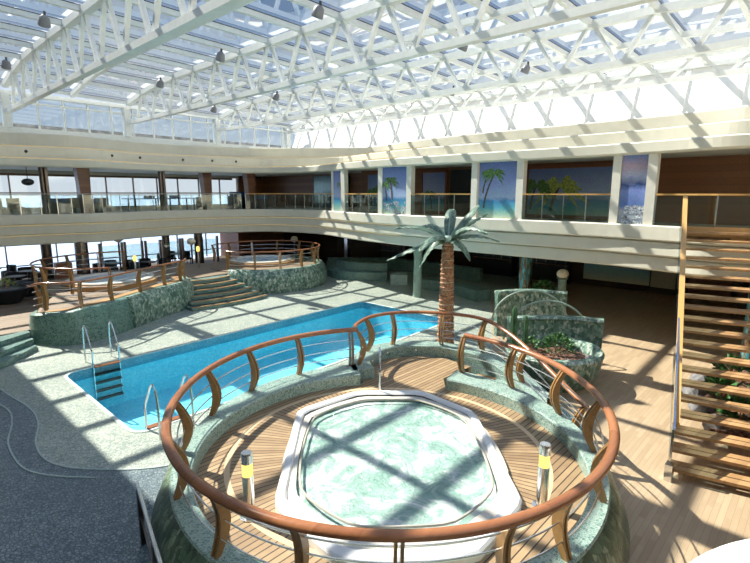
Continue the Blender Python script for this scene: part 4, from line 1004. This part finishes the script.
# upper port deck: table tennis table, cabinets, speaker, loungers
def tt_table(x, y, label):
    t = thing('table_tennis_table', label, 'table tennis table', (x, y, 3.93), 0, 'table tennis tables')
    b = bm_(); box(b, -1.3, 1.3, -.7, .7, .72, .76); part('tabletop', b, bluetop, t, local=True)
    b = bm_(); box(b, -.01, .01, -.75, .75, .76, .92); part('net', b, greyp, t, local=True)
    for sx_ in (-1, 1):
        for sy_ in (-1, 1): b = bm_(); box(b, sx_*1.0-.03, sx_*1.0+.03, sy_*.5-.03, sy_*.5+.03, 0, .72); part('leg', b, dark, t, local=True)
tt_table(12.2, 29.6, 'blue table tennis table left of the slim column on the upper deck')
tt_table(14.2, 30.6, 'blue table tennis table right of the slim column on the upper deck')
for x, y, w_, h_, lb in ((7.5, 29.5, .9, .8, 'dark machine cabinet left of the first brown column upstairs'), (9.3, 30.0, .7, .75, 'blue black cabinet right of the first brown column upstairs'), (18.0, 29.5, 1.1, 1.15, 'tall dark gym machine cabinet near the far corner upstairs'), (19.0, 28.4, .8, .9, 'lower dark gym machine beside the tall one near the corner')):
    t = thing('machine_cabinet', lb, 'cabinet', (x, y, 3.93), 0, 'dark machines on the upper deck')
    b = bm_(); box(b, -w_/2, w_/2, -.3, .3, 0, h_*.75); part('body', b, dark, t, local=True)
    b = bm_(); box(b, -w_/2, w_/2, -.34, .1, h_*.75, h_); part('console', b, bluetop, t, local=True)
for x, lb in ((5.2, 'beige lounge chair at the far left of the upper deck'), (6.0, 'beige lounge chair beside the slim dark column upstairs'), (8.9, 'beige lounge chair right of the first brown column'), (10.2, 'beige lounge chair left of the table tennis tables'), (16.4, 'beige lounge chair between the brown columns')):
    t = thing('lounge_chair', lb, 'lounge chair', (x, 31.2, 3.93), 0, 'beige lounge chairs upstairs')
    b = bm_(); box(b, -.3, .3, -.5, .4, .25, .36); part('seat', b, fabric, t, local=True)
    b = bm_(); box(b, -.3, .3, .34, .44, .3, .8); part('backrest', b, fabric, t, local=True)
    b = bm_(); box(b, -.3, -.26, -.5, .4, 0, .26); box(b, .26, .3, -.5, .4, 0, .26); part('frame', b, dark, t, local=True)
t = thing('loudspeaker', 'round black loudspeaker hanging under the upper deck ceiling at left', 'loudspeaker', (6.1, 28.6, 6.24))
b = bm_(); blob(b, (0, 0, -.72), .24, 0, (1.1, 1.1, .7), 3, 0); part('cabinet', b, dark, t, True, local=True)
b = bm_(); tube(b, [(0, 0, 0), (0, 0, -.6)], .015, 6); part('bracket', b, dark, t, local=True)

# ------------------------------------------------------------------ curved benches and end of the hall
def bench(label, pts, z=.45, dpt=.5, back=0):
    P = catmull(pts, 5); t = thing('mosaic_bench', label, 'bench', (P[0].x, P[0].y, 0), 0, 'curved mosaic benches')
    b = bm_(); sweep(b, P, [(0, 0), (0, z-.04), (.03, z), (dpt, z), (dpt, 0)]); part('seat', b, benchm, t)
    if back: b = bm_(); sweep(b, P, [(dpt, 0), (dpt, back), (dpt+.25, back), (dpt+.25, 0)]); part('backrest', b, benchm, t)
bench('long curved teal mosaic bench left of the white fronted pedestal', [(19.6, 22.4), (19.3, 21.0), (20.0, 19.4), (20.7, 18.5)], .5, .6, .95)
bench('curved teal mosaic bench behind the palm trunk', [(20.3, 15.7), (20.4, 14.4), (20.0, 12.9), (19.5, 11.9)], .5, .8)
b = bm_(); prism(b, [(20.0, 17.6), (20.6, 16.9), (21.4, 17.6), (20.8, 18.3)], 0, .55); single('pedestal', b, plain('pale tile', (.42, .52, .48), .4), 'square pale tiled pedestal between the two curved benches', 'pedestal')
bench('low teal mosaic wall running along the dark panelling at the far end', [(21.5, 24.5), (23.2, 22.8), (24.2, 20.5), (24.4, 17.5), (24.2, 14.5)], .75, .3)
# murals, doors, shelves on the lower end wall
mural('bluish sea mural on the lower end wall behind the globe lamp', 27.4, 6.6, 9.9, .35, 2.5, mural_mat('dim sea mural', [(0, (.7, .68, .5)), (.3, (.3, .52, .56)), (.5, (.22, .42, .55)), (.75, (.55, .6, .7)), (1, (.3, .36, .5))], .3, 2.5))
mural('pale sand mural at the right of the bluish sea mural downstairs', 27.2, 5.4, 6.5, .35, 2.5, mural_mat('dim sand mural', [(0, (.5, .45, .34)), (.6, (.42, .38, .28)), (.7, (.08, .12, .08)), (1, (.1, .12, .12))], .3, 2.5))
b = bm_(); box(b, 27.45, 27.6, 3.2, 4.9, 0, 2.3); struct('door_2', b, redw)
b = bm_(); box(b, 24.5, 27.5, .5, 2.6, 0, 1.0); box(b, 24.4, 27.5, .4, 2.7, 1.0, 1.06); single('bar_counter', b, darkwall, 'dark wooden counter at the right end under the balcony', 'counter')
def shelf(x, y0, y1, label, seed):
    t = thing('display_shelf', label, 'shelf', (x, (y0+y1)/2, 0), 0, 'dark shelves on the lower end wall')
    b = bm_(); box(b, x, x+.4, y0, y1, 0, 2.4); part('cabinet', b, dark, t)
    for z in (1.0, 1.4, 1.8): b = bm_(); box(b, x-.25, x, y0, y1, z, z+.03); part('shelf_board', b, redw, t)
    b = bm_()
    for k in range(5): q = y0+.15+(y1-y0-.3)*k/4; box(b, x-.01, x, q-.012, q+.012, .9, 2.3)
    part('upright', b, steel, t)
shelf(27.0, 10.6, 13.2, 'dark shelving behind the teal column on the lower end wall', 1)
shelf(27.0, 14.0, 16.6, 'dark shelving behind the palm trunk on the lower end wall', 2)
shelf(25.6, 21.2, 23.4, 'dark shelving under the balcony left of the palm fronds', 3)
b = bm_(); box(b, 23.6, 24.0, 24.8, 25.1, .3, 2.5); struct('column', b, steel)
leafy('bush', 'bushy green shrub beside the green lamp post behind the planter', 'bush', (19.3, 8.55, 1.0), .42, 260, 91, ln=.18)
b = bm_(); lathe(b, [(.25, 0), (.34, .55), (.3, .6)], (19.3, 8.55, 0), 20); single('plant_pot', b, palegreen, 'green pot holding the shrub behind the planter', 'plant pot', smooth=True)
# gym items behind corner glass
b = bm_(); box(b, 22.2, 22.35, 23.2, 26.6, 4.05, 6.1); single('mirror_panel', b, plain('blue tinted mirror', (.25, .38, .42), .15, .6), 'blue tinted glass wall panel at the far corner of the upper deck', 'glass panel')
